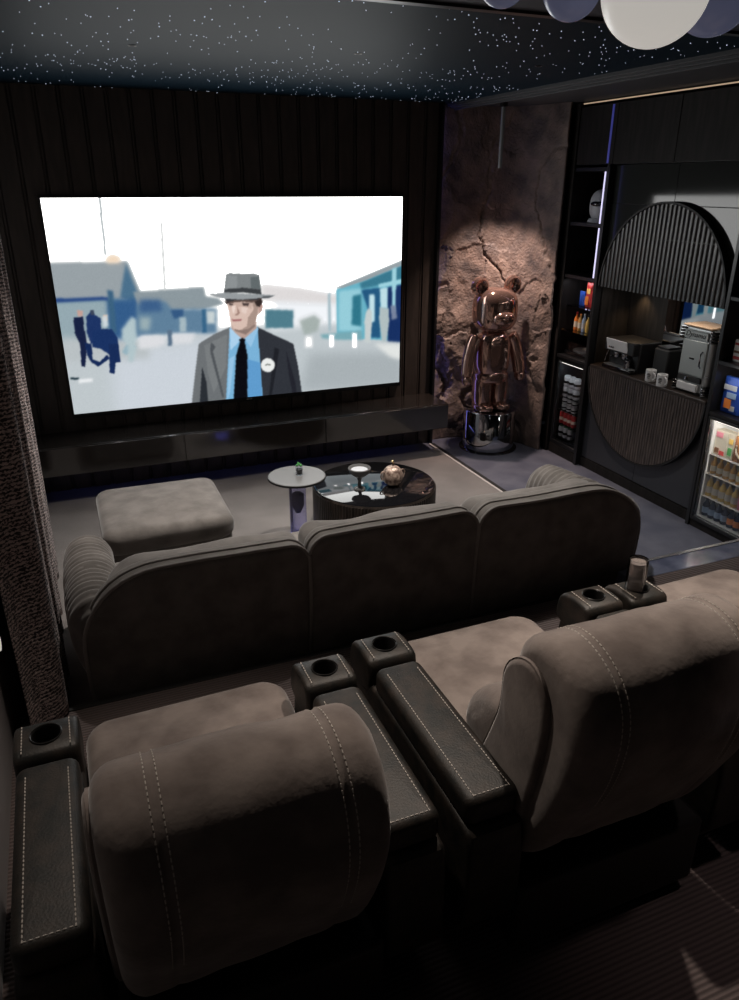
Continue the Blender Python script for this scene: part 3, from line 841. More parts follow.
def add_arm(t, cx, side_, ys):
    """Leather armrest: body, cup-holder block and stitched pad."""
    hw = .083; dz_ = -.042
    Z = lambda pts: [(a, c + (dz_ if c > .5 else 0)) for a, c in pts]
    side = smooth_loop(Z([(-4.70, PLAT + .04), (-4.71, .74), (-4.66, .775), (-4.1 + ys, .775), (-3.96 + ys, .77), (-3.925 + ys, .72), (-3.92 + ys, .55), (-3.94 + ys, PLAT + .04)]), 2)
    arm = B().pillow(side, cx - hw, cx + hw, .015, YZ, 4, 0, 2).build('armrest', 'leather', t)
    head = smooth_loop(Z([(-4.095 + ys, .72), (-4.095 + ys, .845), (-4.06 + ys, .862), (-3.98 + ys, .862), (-3.925 + ys, .845), (-3.905 + ys, .79), (-3.908 + ys, .72)]), 2)
    head = B().pillow(head, cx - hw - .003, cx + hw + .003, .016, YZ, 4, 0, 1)
    hd_ = head.build('cup_holder', 'leather', arm)
    cut_hole(hd_, (cx, -4.012 + ys, .80 + dz_), .0405, .12)
    B().lathe([(.0395, .0), (.0425, .0), (.0432, .0025), (.0412, .004), (.0392, .0025), (.0392, -.01)], (cx, -4.012 + ys, .8625 + dz_), 36, cap=False).build('cup_ring', 'cup_ring', arm)
    B().lathe([(.0, .0), (.0395, .0), (.0395, .052), (.038, .052), (.038, .003), (.0, .003)], (cx, -4.012 + ys, .8085 + dz_), 32, cap=False).build('cup_well', 'cup_well', arm)
    pad = rrect(cx - hw + .004, cx + hw - .004, -4.675, -4.108 + ys, (.03, .03, .03, .03))
    B().pillow(pad, .765 + dz_, .853 + dz_, .026, XY, 6, 0, 1).build('arm_pad', 'leather', arm)
    wf = lambda x, y, z: (x, y, z)
    for s in (-1, 1):
        stitch_line(arm, [wf(cx + s * .052, -4.655 + k * .05, .8535 + dz_) for k in range(int((.52 + ys) / .05) + 1)])
        stitch_line(arm, [(cx + s * .062, y, .8632 + dz_) for y in (-4.075 + ys, -4.01 + ys, -3.955 + ys)])
    stitch_line(arm, [wf(cx + k * .052, -4.653, .8535 + dz_) for k in (-1, 0, 1)])

make_recliner(.205, 'brown suede recliner with leather arms at the left end, nearest the curtain', .286, 1.3, 0, -.072, (-.408, .412), 0)
make_recliner(1.240, 'brown suede recliner in the middle of the back row with its lumbar cushion showing', .302, 5.1, .045, -.022, (-.395, .457), .05)
make_recliner(2.31, 'brown suede recliner at the right end of the back row, holding the tumbler', .30, 8.6, .02, -.03, (-.42, .42), .035)

t = thing('tumbler', (1.875, -3.98, .770), 'clear straight tumbler standing in the cup holder of the right armrest', 'glass')
B().lathe([(.0, .002), (.031, .002), (.031, .172), (.0345, .175), (.0365, .169), (.0365, .0), (0, 0)], (1.875, -3.977, .7705), 32, cap=False).build('cup', 'glass', t)
B().lathe([(0, .012), (.030, .012), (.030, .162), (.0, .162)], (1.875, -3.977, .7705), 28, cap=False).build('drink', principled('cloudy_drink', (.55, .48, .45), .2, trans=.75, ior=1.33), t)

# ------------------------------------------------------------------ sofa seen from behind
t = thing('sofa', (1.28, -2.55, 0.012), 'long taupe velvet three-seat sofa seen from behind with piped back cushions', 'sofa')
SX0, SX1 = -0.115, 2.87
YR = -3.02
def sway(seed, amp=.010, fr=3.2):
    return wrinkle(amp, fr, seed)
B().box(SX0 + .06, SX1 - .10, -2.86, -2.13, .06, .24).build('base', 'sofa', t, bevel=.03)
secs = [(SX0 + .015, .905, (.10, .03, .10, .34), 0.2), (.911, 1.792, (.03, .03, .10, .09), 1.7), (1.798, SX1 - .015, (.03, .12, .36, .10), 3.1)]
def roll_top(x, y, z):
    # the rear face leans gently and the panel belly swells
    k = max(0, (z - .25) / .5)
    return (x, y + .07 * (1 - min(1, max(0, z / .72))) + .02 * k * k, z)
for k, (x0, x1, rr, sd) in enumerate(secs):
    ol = rrect(x0, x1, .05, .742 - (.012 if k == 0 else 0), rr, 10)
    # denser outline
    dens = []
    for i in range(len(ol)):
        a, c = ol[i], ol[(i + 1) % len(ol)]; m = max(1, int(math.dist(a, c) / .03))
        dens += [(a[0] + (c[0] - a[0]) * q / m, a[1] + (c[1] - a[1]) * q / m) for q in range(m)]
    pan = B().pillow(dens, YR + .02, YR + .17, .029, XZ, 6, .012, 7).warp(roll_top).warp(sway(sd)).build('back_panel', 'sofa', t)
    wp = sway(sd)
    top = [p for p in dens]
    pth = [wp(*roll_top(p[0], YR + .036, p[1])) for p in [(outer_pt(dens, i, .001)) for i in range(len(dens))]]
    B().tube(pth, .009, 8, True).build('piping', 'piping', pan)
    pth = [wp(*roll_top(p[0], YR + .10, p[1])) for p in [(outer_pt(dens, i, .002)) for i in range(len(dens))]]
    B().tube(pth, .0075, 8, True).build('piping', 'piping', pan)
    # fat back cushion in front
    cu = rrect(x0 + (.10 if k == 0 else .004), x1 - (.14 if k == 2 else .004), .38, .722 - (.012 if k == 0 else 0), (.08, .08, .20 if k == 2 else .08, .20 if k == 0 else .08), 8)
    dens = []
    for i in range(len(cu)):
        a, c = cu[i], cu[(i + 1) % len(cu)]; m = max(1, int(math.dist(a, c) / .03))
        dens += [(a[0] + (c[0] - a[0]) * q / m, a[1] + (c[1] - a[1]) * q / m) for q in range(m)]
    B().pillow(dens, YR + .09, YR + .32, .07, XZ, 8, .02, 6).warp(wrinkle(.016, 4.2, sd + 4)).build('back_cushion', 'sofa', t)
    x0s, x1s = (x0 + .14 if k == 0 else x0 + .01), (x1 - .16 if k == 2 else x1 - .01)
    B().pillow(rrect(x0s, x1s, -2.66, -2.10, .07), .22, .385, .06, XY, 6, .015, 6).warp(wrinkle(.01, 4, sd + 8)).build('seat_cushion', 'sofa', t)
# rolled, gathered arms
for s, cx_, sd in ((-1, SX0 + .075, 1), (1, SX1 - .07, 2)):
    V = []; F = []; NR, NA = 90, 40
    for j in range(NR + 1):
        q = j / NR
        y = -2.93 + .93 * q
        top = .505 - .02 * math.sin(q * 3) - .075 * q * q - .10 * max(0, q - .9) / .1
        rad = .115 + .012 * math.sin(q * math.pi)
        rad *= min(1, (1 - q) * 9 + .35) if q > .9 else 1
        rad *= min(1, .55 + q * 6) if q < .08 else 1
        for i in range(NA):
            a = math.tau * i / NA
            pl_ = 1 + .05 * math.sin(j * math.tau / 4.6 + 1.3 * math.sin(a)) * max(0, math.sin(a) + .35)
            V.append((cx_ + rad * pl_ * math.cos(a), y, top - .03 + (rad * pl_ * 1.15 * math.sin(a) if math.sin(a) > 0 else .34 * math.sin(a))))
    F = [(j * NA + i, j * NA + (i + 1) % NA, (j + 1) * NA + (i + 1) % NA, (j + 1) * NA + i) for j in range(NR) for i in range(NA)]
    F += [tuple(range(NA - 1, -1, -1)), tuple(NR * NA + i for i in range(NA))]
    B().add(V, F).warp(wrinkle(.008, 5, sd)).build('arm', 'sofa', t, sharp=70)
for x in (SX0 + .15, SX1 - .2):
    for y in (-2.85, -2.1): B().lathe([(.02, 0), (.028, .055)], (x, y, .012), 12).build('foot', 'black', t)

# ------------------------------------------------------------------ ottoman
t = thing('ottoman', (.42, -1.53, .012), 'square taupe velvet ottoman with puffed top in front of the television', 'ottoman')
B().pillow(rrect(.075, .775, -1.88, -1.18, .05), .035, .33, .03, XY, 5, 0, 3).build('body', 'sofa', t)
tp = B().pillow(rrect(.052, .79, -1.905, -1.155, .09, 8), .285, .436, .06, XY, 8, .022, 9).warp(wrinkle(.014, 4.5, 3.3)).build('top_cushion', 'sofa', t)
for x in (.14, .72):
    for y in (-1.80, -1.26): B().lathe([(.018, 0), (.022, .03)], (x, y, .012), 10).build('foot', 'black', t)

# ------------------------------------------------------------------ round tables
TX, TY, TR, TT = 1.83, -1.52, .415, .345
t = thing('coffee_table', (TX, TY, .012), 'large round dark drum coffee table with black mirror top', 'coffee table')
b = B().lathe([(TR, .015), (TR, TT - .012 - .006), (TR - .004, TT - .012)], (TX, TY, .012), 96)
b.build('drum', 'drum', t)
b = B()
for i in range(120):
    a = math.tau * i / 120; b.tube([(TX + TR * math.cos(a), TY + TR * math.sin(a), .035), (TX + TR * math.cos(a), TY + TR * math.sin(a), TT - .01)], .0075, 6)
b.build('ribs', 'drum', t)
B().lathe([(0, .0), (TR - .006, 0), (TR - .004, .003), (TR - .01, .006), (0, .006)], (TX, TY, TT), 96, cap=False).build('mirror_top', 'black_gloss', t)
B().lathe([(TR - .02, 0), (TR - .02, .02)], (TX, TY, .012), 64).build('plinth', 'black', t)

t = thing('side_table', (1.30, -1.30, .012), 'small round grey side table on a blue glass column beside the coffee table', 'side table')
sxx, syy, st_z = 1.265, -1.58, .505
t.location = (sxx, syy, .012); ORG[t.name] = Vector(t.location)
B().lathe([(0, 0), (.18, 0), (.184, .004), (.184, .012), (.18, .016), (0, .016)], (sxx, syy, st_z - .016), 64, cap=False).build('table_top', 'grey_top', t)
B().lathe([(.184, 0), (.1865, 0), (.1865, .013), (.184, .013), (.184, 0)], (sxx, syy, st_z - .0155), 64, cap=False).build('rim', 'black', t)
B().lathe([(.0, .0), (.055, .0), (.055, st_z - .04), (.0, st_z - .04)], (sxx, syy, .024), 40, cap=False).build('glass_column', 'glass_blue', t)
B().lathe([(0, 0), (.155, 0), (.155, .010), (0, .010)], (sxx, syy, .013), 48, cap=False).build('base', 'grey_top', t)
B().lathe([(0, 0), (.012, .0), (.030, .05), (.030, .13), (.012, .15), (0, .15)], (sxx, syy, .25), 24, cap=False).build('inner_ornament', 'black', t)
B().lathe([(0, 0), (.05, 0), (.05, .006), (0, .006)], (sxx, syy, .026), 32, cap=False).build('led_disc', 'led_purple', t)

t = thing('glass_tumbler', (sxx + .02, syy + .01, st_z), 'small glass with green garnish standing on the side table', 'glass')
B().lathe([(0, .004), (.019, .004), (.024, .062), (.027, .062), (.0225, 0), (0, 0)], (sxx + .02, syy + .01, st_z + .001), 24, cap=False).build('cup', 'glass', t)
B().lathe([(0, .006), (.018, .006), (.0205, .038), (0, .038)], (sxx + .02, syy + .01, st_z + .001), 20, cap=False).build('drink', 'black', t)
b = B()
for i in range(7):
    a = i * .9; b.ball((sxx + .02 + .012 * math.cos(a), syy + .01 + .012 * math.sin(a), st_z + .062 + .006 * (i % 3)), (.010, .005, .007), 8, 5, Matrix.Rotation(a, 3, 'Z') @ Matrix.Rotation(.6, 3, 'Y'))
b.build('garnish', 'green', t)

t = thing('footed_bowl', (1.70, -1.62, TT + .006), 'white footed bowl with rippled rim on the coffee table', 'bowl')
fx, fy = 1.690, -1.600
B().lathe([(.0, .10), (.025, .100), (.06, .128), (.072, .155), (.076, .150), (.066, .118), (.028, .088), (.0, .085)], (fx, fy, TT + .008), 40, cap=False).build('bowl', 'grey_top', t)
B().lathe([(0, .138), (.055, .138), (.055, .141), (0, .141)], (fx, fy, TT + .008), 32, cap=False).build('filling', 'white_soft', t)
B().lathe([(0, 0), (.040, 0), (.038, .008), (.013, .022), (.011, .06), (.02, .088), (0, .088)], (fx, fy, TT + .008), 32, cap=False).build('stem', 'grey_top', t)

gx_, gy_ = 1.925, -1.615
t = thing('gourd_ornament', (gx_, gy_, TT + .006), 'pale copper ribbed gourd ornament with curled handles on the coffee table', 'ornament')
V = []; NA, NR = 60, 20
for j in range(NR + 1):
    p = math.pi * j / NR
    for i in range(NA):
        a = math.tau * i / NA; r = .066 * math.sin(p) ** .8 * (1 + .07 * abs(math.sin(a * 4)))
        V.append((gx_ + r * math.cos(a), gy_ + r * math.sin(a), TT + .072 - .064 * math.cos(p) * (1.18 if p > 1.57 else 1)))
B().add(V, [(j * NA + i, j * NA + (i + 1) % NA, (j + 1) * NA + (i + 1) % NA, (j + 1) * NA + i) for j in range(NR) for i in range(NA)]).build('body', 'gold', t)
B().tube([(gx_, gy_, TT + .145), (gx_ + .004, gy_, TT + .165), (gx_ - .004, gy_, TT + .182)], [.007, .005, .007], 8).build('stalk', 'brass', t)
for s in (-1, 1):
    B().tube([(gx_ + s * (.062 + .024 * math.sin(q * 2.6)), gy_, TT + .075 + .036 * math.cos(q * 2.6 - .4)) for q in [i / 12 for i in range(13)]], .006, 8).build('handle', 'gold', t)

# ------------------------------------------------------------------ bear figure on a steel drum
PX, PY, PR, PH = 3.49, -.262, .232, .355
t = thing('plinth_drum', (PX, PY, 0), 'mirror-polished steel cylinder plinth carrying the bronze bear figure', 'plinth')
B().lathe([(PR, .0), (PR, PH - .006), (PR - .006, PH), (0, PH)], (PX, PY, .0105), 96, cap=False).build('body', 'chrome', t, sharp=50)
B().lathe([(0, 0), (PR + .03, 0), (PR + .03, .007), (PR + .022, .010), (0, .010)], (PX, PY, .0), 64, cap=False).build('foot_ring', 'black_gloss', t)

BZ = PH + .011
t = thing('bear_figure', (PX, PY, BZ), 'tall glossy bronze toy-bear figure standing on the steel plinth', 'figure')
fx, fy = PX - .03, PY - .02
FY = Matrix.Rotation(0.0, 3, 'Z')
def sup(c, r, e=2.6, seg=40, rings=26):
    """Superellipsoid: rounder than a box, squarer than a ball."""
    vs = []
    pw_ = lambda v: math.copysign(abs(v) ** (2 / e), v)
    for j in range(rings + 1):
        p = -math.pi / 2 + math.pi * j / rings
        for i in range(seg):
            a = math.tau * i / seg
            vs.append((c[0] + r[0] * pw_(math.cos(p)) * pw_(math.cos(a)), c[1] + r[1] * pw_(math.cos(p)) * pw_(math.sin(a)), c[2] + r[2] * pw_(math.sin(p))))
    return vs, [(j * seg + i, j * seg + (i + 1) % seg, (j + 1) * seg + (i + 1) % seg, (j + 1) * seg + i) for j in range(rings) for i in range(seg)]
hd = B().add(*sup((fx, fy, BZ + .875), (.180, .165, .185), 3.0)).build('head', 'bear', t)
B().add(*sup((fx, fy - .145, BZ + .82), (.100, .065, .062), 2.4)).build('muzzle', 'bear', hd)
B().ball((fx, fy - .208, BZ + .845), (.028, .016, .018)).build('nose', 'bear', hd)
for s in (-1, 1):
    B().ball((fx + s * .075, fy - .150, BZ + .905), (.016, .010, .020), 16, 10).build('eye', 'bear', hd)
    B().lathe([(0, -.030), (.060, -.030), (.078, -.014), (.078, .014), (.060, .030), (.045, .018), (0, .016)], (fx + s * .160, fy, BZ + 1.075), 32, 'y', cap=False).build('ear', 'bear', hd)
B().add(*sup((fx, fy, BZ + .495), (.150, .110, .205), 3.4)).build('torso', 'bear', t)
B().lathe([(.060, 0), (.060, .04)], (fx, fy, BZ + .68), 24).build('neck', 'bear', t)
B().add(*sup((fx, fy, BZ + .300), (.148, .108, .060), 3.4)).build('hip', 'bear', t)
for s in (-1, 1):
    b = B(); vs = []; 
    P = [(fx + s * .165, fy, BZ + .655), (fx + s * .205, fy - .01, BZ + .60), (fx + s * .235, fy - .02, BZ + .50), (fx + s * .255, fy - .035, BZ + .40), (fx + s * .262, fy - .045, BZ + .33)]
    P = smooth_loop(P, 2, False); n = len(P)
    rs = [.028 + .036 * math.sin(min(1, (i + .4) / 3) * math.pi / 2) - .012 * i / n for i in range(n)]
    am = B().tube(P, rs, 20).build('arm', 'bear', t, sharp=60)
    B().add(*sup((fx + s * .265, fy - .05, BZ + .295), (.040, .048, .048), 2.6, 24, 14)).build('hand', 'bear', am)
    lg = B().add(*sup((fx + s * .082, fy, BZ + .168), (.070, .085, .165), 3.6, 32, 20)).build('leg', 'bear', t)
    B().add(*sup((fx + s * .084, fy - .035, BZ + .037), (.074, .115, .035), 3.0, 28, 14)).build('foot', 'bear', lg)

t = thing('pendant_tube', (3.405, -.30, 2.80), 'slim dark metal tube pendant hanging from the ceiling above the bear figure', 'pendant light')
B().lathe([(.016, 0), (.016, .43), (.013, .432)], (3.405, -.30, 2.345), 20).build('tube', 'steel', t)
B().lathe([(.03, 0), (.03, .03)], (3.405, -.30, 2.778), 20).build('ceiling_cap', 'cab_black', t)

# ------------------------------------------------------------------ cabinet wall on the right
XF, XB = 3.935, 4.46
YL, Y1, Y2, Y3 = -.565, -.985, -2.262, -3.35       # display unit | coffee bar | tall shelf unit

# overhead band of dark panels with its light lines
for k, (a, c_, lab) in enumerate(((YL, Y1 - .012, 'dark oak overhead cupboard above the narrow display cabinet'), (Y1 - .015, -1.62, 'dark oak overhead cupboard above the left half of the fluted arch'),
                           (-1.623, Y2, 'dark oak overhead cupboard above the right half of the fluted arch'), (Y2 - .003, Y3, 'dark oak overhead cupboard at the right photo edge'))):
    t = thing('overhead_cupboard', (XB, (a + c_) / 2, 2.365), lab, 'cupboard', 'overhead cupboards along the top of the right wall')
    B().box(XF + .016, XB, c_, a, 2.368, 2.775).build('body', 'cab_black', t)
    B().box(XF, XF + .015, c_ + .001, a - .001, 2.370, 2.770).build('door', 'cab', t, bevel=.002)
    if k == 0: B().box(XF - .004, XF - .0005, -.955, -.935, 2.375, 2.765).build('led_strip', 'led_blue', t)
tag(bx('led_profile', 'led_warm', XF + .004, XF + .016, -3.3, YL - .01, 2.790, 2.798), 'thin warm white light line running where the right wall meets the ceiling', 'light strip')

# narrow display cabinet
t = thing('display_cabinet', (XB, -.76, 0), 'narrow black display cabinet with lit shelves between plaster wall and coffee bar', 'cabinet')
struct('trim_9', 'cab', XF - .01, XB, YL + .001, -.505, 0, 2.80, bevel=.003)
B().box(XF - .004, XB, Y1, Y1 + .035, 0.0, 2.366).build('side_panel', 'cab_black', t, bevel=.003)
B().box(XB - .04, XB - .02, Y1 + .035, YL, .04, 2.35).build('back_panel', 'cab_black', t)
B().box(4.30, 4.31, Y1 + .036, YL - .001, .90, 2.32).build('mirror_back', 'mirror_dark', t)
for z in (2.322, 1.925, 1.520, .858):
    B().box(XF, 4.42, Y1 + .036, YL - .001, z, z + .028).build('shelf', 'cab_black', t, bevel=.002)
B().box(XF + .02, 4.29, Y1 + .036, YL - .001, 1.085, 1.092).build('glass_shelf', 'glass', t)
B().box(XF + .01, XB, Y1 + .036, YL - .001, 0, .085).build('plinth', 'cab', t)
for z0, z1 in ((1.953, 2.318), (1.552, 1.922)):
    B().box(XF - .010, XF - .0045, Y1 + .037, Y1 + .047, z0, z1).build('led_strip', 'led_white', t)
B().box(4.28, 4.288, YL - .02, YL - .012, 1.13, 1.48).build('led_strip', 'led_white', t)

# items in the display cabinet
t = thing('helmet', (4.06, -.775, 1.953), 'white helmet with dark visor on the top shelf of the display cabinet', 'helmet')
B().add(*sup((4.06, -.775, 2.075), (.085, .085, .12), 2.4)).build('shell', 'white_soft', t)
B().add(*sup((3.995, -.81, 2.09), (.045, .055, .020), 2.6)).build('visor', 'black_gloss', t)
B().lathe([(.10, 0), (.085, .03), (.0, .03)], (4.06, -.775, 1.9535), 28, cap=False).build('collar', 'white_soft', t)
t = thing('figurine', (4.08, -.80, 1.548), 'small dark green round figurine low on the second display shelf', 'figurine')
B().ball((4.08, -.80, 1.605), (.045, .045, .055)).build('body', principled('dark_green_glaze', (.06, .11, .07), .15), t)
B().ball((4.08, -.80, 1.675), .03).build('head', 'white_soft', t)
B().lathe([(.05, 0), (.05, .008), (0, .008)], (4.08, -.80, 1.549), 24, cap=False).build('stand', 'chrome', t)

def packet(x, y, z, w, d, h, mat, label, cat='snack packet', group=None, marks=(), name='snack_packet', rot=0.0):
    """Pillow-shaped foil packet facing -x."""
    t = thing(name, (x, y, z), label, cat, group)
    ol = rrect(y - w / 2, y + w / 2, z + .001, z + h, .006, 3)
    dens = []
    for i in range(len(ol)):
        a, c = ol[i], ol[(i + 1) % len(ol)]; m = max(1, int(math.dist(a, c) / .02)); dens += [(a[0] + (c[0] - a[0]) * q / m, a[1] + (c[1] - a[1]) * q / m) for q in range(m)]
    B().pillow(dens, x - d * .2, x + d * .2, .004, lambda a, b_, q: (q, a, b_), 3, d * .3, 6).build('bag', mat, t)
    for (mt, u0, v0, u1, v1) in marks:
        cu, cv = (u0 + u1) / 2 - .5, (v0 + v1) / 2 - .5
        off = d * .3 * (1 - max(abs(u0 - .5), abs(u1 - .5), abs(v0 - .5), abs(v1 - .5)) ** 2 * 3.2) 
        xx = x - d * .2 - max(0, d * .3 * (1 - 4 * max(cu * cu, cv * cv))) - .003
        B().box(xx - .001, xx + .004, y + w / 2 - u1 * w, y + w / 2 - u0 * w, z + v0 * h, z + v1 * h).build('print', mt, t, bevel=.001)
    return t
G1 = 'snack packets in the display cabinet'
packet(4.04, -.70, 1.093, .07, .04, .12, 'blue', 'blue snack packet standing left of the red one in the display cabinet', group=G1)
packet(4.04, -.79, 1.093, .085, .045, .20, 'red', 'red and orange snack packet standing behind glass in the display cabinet', group=G1, marks=(('orange', .1, .1, .6, .45), ('yellow', .3, .55, .8, .75)))
# bring the packets up on a small riser shelf of clear glass
for q in [o_ for o_ in COL.objects if o_.get('group') == G1]: q.location.z += .205
B().box(XF + .05, 4.20, Y1 + .036, YL - .001, 1.288, 1.296).build('glass_shelf', 'glass', bpy.data.objects['display_cabinet'])

def bottle(x, y, z, r, h, body, cap, label, cat='bottle', group=None, lab_mat=None, name='drink_bottle', seg=16):
    t = thing(name, (x, y, z), label, cat, group)
    B().lathe([(0, .001), (r * .9, .001), (r, .006), (r, h * .62), (r * .42, h * .82), (r * .38, h * .90), (0, h * .90)], (x, y, z), seg, cap=False).build('body', body, t)
    B().lathe([(0, h), (r * .46, h), (r * .46, h * .895), (0, h * .895)], (x, y, z), seg, cap=False).build('cap', cap, t)
    if lab_mat: B().lathe([(r * 1.03, h * .18), (r * 1.03, h * .5)], (x, y, z), seg, cap=False).build('label', lab_mat, t)
    return t
G2 = 'small bottles on the glass display shelf'
for i, (m1, m2, lm, lb) in enumerate((('orange', 'red', 'cream', 'orange bottle leftmost on the glass shelf of the display cabinet'),
                                    ('amber', 'orange', 'cream', 'amber bottle second from left on the glass display shelf'),
                                    ('label_blue', 'white_soft', 'white_soft', 'pale blue bottle second from right on the glass display shelf'),
                                    ('yellow', 'black', 'yellow', 'yellow bottle rightmost on the glass display shelf'))):
    bottle(4.04, -.650 - .052 * i, 1.093, .020, .15 - .008 * (i % 2), m1, m2, lb, group=G2, lab_mat=lm)
t = thing('headphones', (4.18, -.86, 1.093), 'black round headphones standing behind the small bottles', 'headphones')
B().tube([(4.17, -.865 + .052 * math.cos(a), 1.185 + .06 * math.sin(a)) for a in [math.pi * (-.15 + 1.3 * i / 20) for i in range(21)]], .007, 8).build('band', 'black_gloss', t)
for s in (-1, 1): B().lathe([(0, -.014), (.026, -.012), (.026, .012), (0, .014)], (4.17, -.865 + s * .046, 1.130), 18, 'y', cap=False).build('ear_cup', 'black', t)
t = thing('record_player', (4.10, -.77, .886), 'glossy record player with clear lid on the display shelf above the can fridge', 'record player')
B().box(3.98, 4.25, -.915, -.605, .887, .925).build('body', 'black_gloss', t, bevel=.006)
B().lathe([(0, 0), (.115, 0), (.115, .010), (0, .010)], (4.11, -.745, .926), 40, cap=False).build('platter', 'steel', t)
B().lathe([(0, 0), (.04, 0), (.04, .003), (0, .003)], (4.11, -.745, .937), 24, cap=False).build('record_label', 'cream', t)
B().tube([(4.20, -.89, .955), (4.05, -.875, .955), (4.02, -.85, .950)], .004, 6).build('tone_arm', 'chrome', t)
b = B(); b.box(3.985, 4.245, -.910, -.906, .930, 1.0); b.box(3.985, 4.245, -.614, -.610, .930, 1.0); b.box(3.985, 3.989, -.906, -.614, .930, 1.0); b.box(3.985, 4.245, -.910, -.610, 1.0, 1.004)
b.build('lid', 'glass', t)

# can fridge below
t = thing('can_fridge', (4.2, -.76, .086), 'black narrow can fridge with glass door at the foot of the display cabinet', 'fridge')
YA, YB_ = YL - .004, Y1 + .040
b = B(); b.box(3.975, 4.40, YA - .022, YA, .088, .850); b.box(3.975, 4.40, YB_, YB_ + .022, .088, .850); b.box(3.975, 4.40, YB_ + .022, YA - .022, .088, .130); b.box(3.975, 4.40, YB_ + .022, YA - .022, .815, .850); b.box(4.36, 4.40, YB_ + .022, YA - .022, .130, .815)
b.build('body', 'cab_black', t, bevel=.002)
FSH = (.150, .270, .395, .515)
for z in FSH: B().box(3.985, 4.35, YB_ + .024, YA - .024, z, z + .006).build('shelf', 'black', t)
b = B(); b.box(3.948, 3.972, YA - .024, YA, .09, .848); b.box(3.948, 3.972, YB_, YB_ + .024, .09, .848); b.box(3.948, 3.972, YB_ + .024, YA - .024, .09, .122); b.box(3.948, 3.972, YB_ + .024, YA - .024, .822, .848)
b.build('door_frame', 'cab_black', t, bevel=.002)
B().box(3.958, 3.962, YB_ + .0245, YA - .0245, .1225, .8215).build('door_glass', 'glass', t)
B().box(3.974, 3.984, YB_ + .03, YA - .03, .809, .814).build('lamp', 'fridge_lamp', t)

def can(x, y, z, r, h, body, end, label, group):
    t = thing('drink_can', (x, y, z), label, 'can', group)
    B().lathe([(0, 0), (r * .8, 0), (r, h * .08), (r, h * .90), (r * .82, h), (0, h)], (x, y, z), 20, cap=False).build('body', body, t)
    B().lathe([(0, h + .0005), (r * .78, h + .0005), (r * .80, h + .003), (r * .84, h + .0005)], (x, y, z), 20, cap=False).build('rim', end, t)
    B().lathe([(r * 1.01, h * .30), (r * 1.01, h * .55)], (x, y, z), 20, cap=False).build('band', 'groove' if body != 'red' else 'cream', t)
    return t
names3 = ('left', 'middle', 'right')
for tier in (0, 1):
    for i in range(3):
        can(4.015, -.652 - .070 * i, FSH[3] + .0065 + tier * .092, .031, .088, 'silver_can', 'steel', 'silver can, %s of three, %s layer on the top fridge shelf' % (names3[i], ('lower', 'upper')[tier]), 'cans in the narrow fridge')
for tier in (0, 1):
    for i in range(3):
        can(4.015, -.652 - .068 * i, FSH[2] + .0065 + tier * .054, .027, .050, 'silver_can', 'steel', 'small silver can, %s of three, %s layer on the second fridge shelf' % (names3[i], ('lower', 'upper')[tier]), 'cans in the narrow fridge')
for i in range(4):
    can(4.01, -.640 - .056 * i, FSH[1] + .0065, .025, .108, 'red', 'steel', 'red drink can, %s of four in a row' % ('leftmost', 'second from left', 'second from right', 'rightmost')[i], 'cans in the narrow fridge')
for i in range(3):
    can(4.01, -.648 - .064 * i, FSH[0] + .0065, .027, .095, 'silver_can', 'green', 'pale can with green top, %s of three on the lowest fridge shelf' % names3[i], 'cans in the narrow fridge')

# coffee bar: lacquered doors, fluted arch, niche, worktop, fluted base
YC, RA = -1.632, .612
ZA, ZB = 1.500, .886
t = thing('wall_cupboard', (XB, YC, 1.5), 'dark lacquered wall cupboard with fluted semicircular front above the coffee niche', 'cupboard')
b = B(); b.box(4.0, XB, Y2 + .002, Y1 - .001, ZA + .004, 2.364); b.build('body', 'cab_black', t)
for (a, c_, z0, z1) in ((Y1 - .002, YC + .0015, 2.10, 2.362), (YC - .0015, Y2 + .003, 2.10, 2.362), (Y1 - .002, YC + .0015, ZA + .003, 2.097), (YC - .0015, Y2 + .003, ZA + .003, 2.097)):
    B().box(3.983, 3.999, c_, a, z0, z1).build('door', 'door_gloss', t, bevel=.0015)
def flutes(zc, sgn, pitch, depth, name, mat, parent, seam=None):
    """Half-disc front made of vertical half-round flutes between a flat edge and an arc."""
    b = B(); arc = []
    nst = int(round(2 * RA / pitch)); 
    for i in range(nst):
        y0 = YC - RA + 2 * RA * i / nst; y1 = YC - RA + 2 * RA * (i + 1) / nst
        cols = [];
        TS = (0, .10, .18, .28, .5, .72, .82, .90, 1); K = len(TS) - 1
        for tq in TS:
            y = y0 + (y1 - y0) * tq; u = (y - YC)
            zz = math.sqrt(max(0, (RA - .004) ** 2 - u * u))
            x = XF + depth * min(1.0, abs(2 * tq - 1) ** 5)
            cols.append((x, y, zz))
        parts_ = [(0.0, None)] if seam is None else [(0.0, seam - zc - .002), (seam - zc + .002, None)]
        for lo, hi in parts_:
            vs = []; 
            for (x, y, zz) in cols:
                a_ = min(lo, zz); c_ = zz if hi is None else min(hi, zz)
                vs += [(x, y, zc + sgn * a_), (x, y, zc + sgn * max(a_, c_))]
            fs = [(2 * q, 2 * q + 1, 2 * q + 3, 2 * q + 2) for q in range(K)]
            b.add(vs, fs)
    pts = [(YC + (RA - .006) * math.cos(math.pi * i / 48), zc + sgn * (RA - .006) * math.sin(math.pi * i / 48)) for i in range(49)]
    b.prism(pts, XF + depth + .001, 3.982, lambda a, c_, d: (d, a, c_))
    return b.build(name, mat, parent, sharp=50)
fl = flutes(ZA, 1, .041, .016, 'fluted_door', 'flute_up', t, 1.878)
rim = B(); 
pts = [(YC + RA * math.cos(math.pi * i / 64), ZA + RA * math.sin(math.pi * i / 64)) for i in range(65)]
pts2 = [(YC + (RA + .014) * math.cos(math.pi * i / 64), ZA + (RA + .014) * math.sin(math.pi * i / 64)) for i in range(64, -1, -1)]
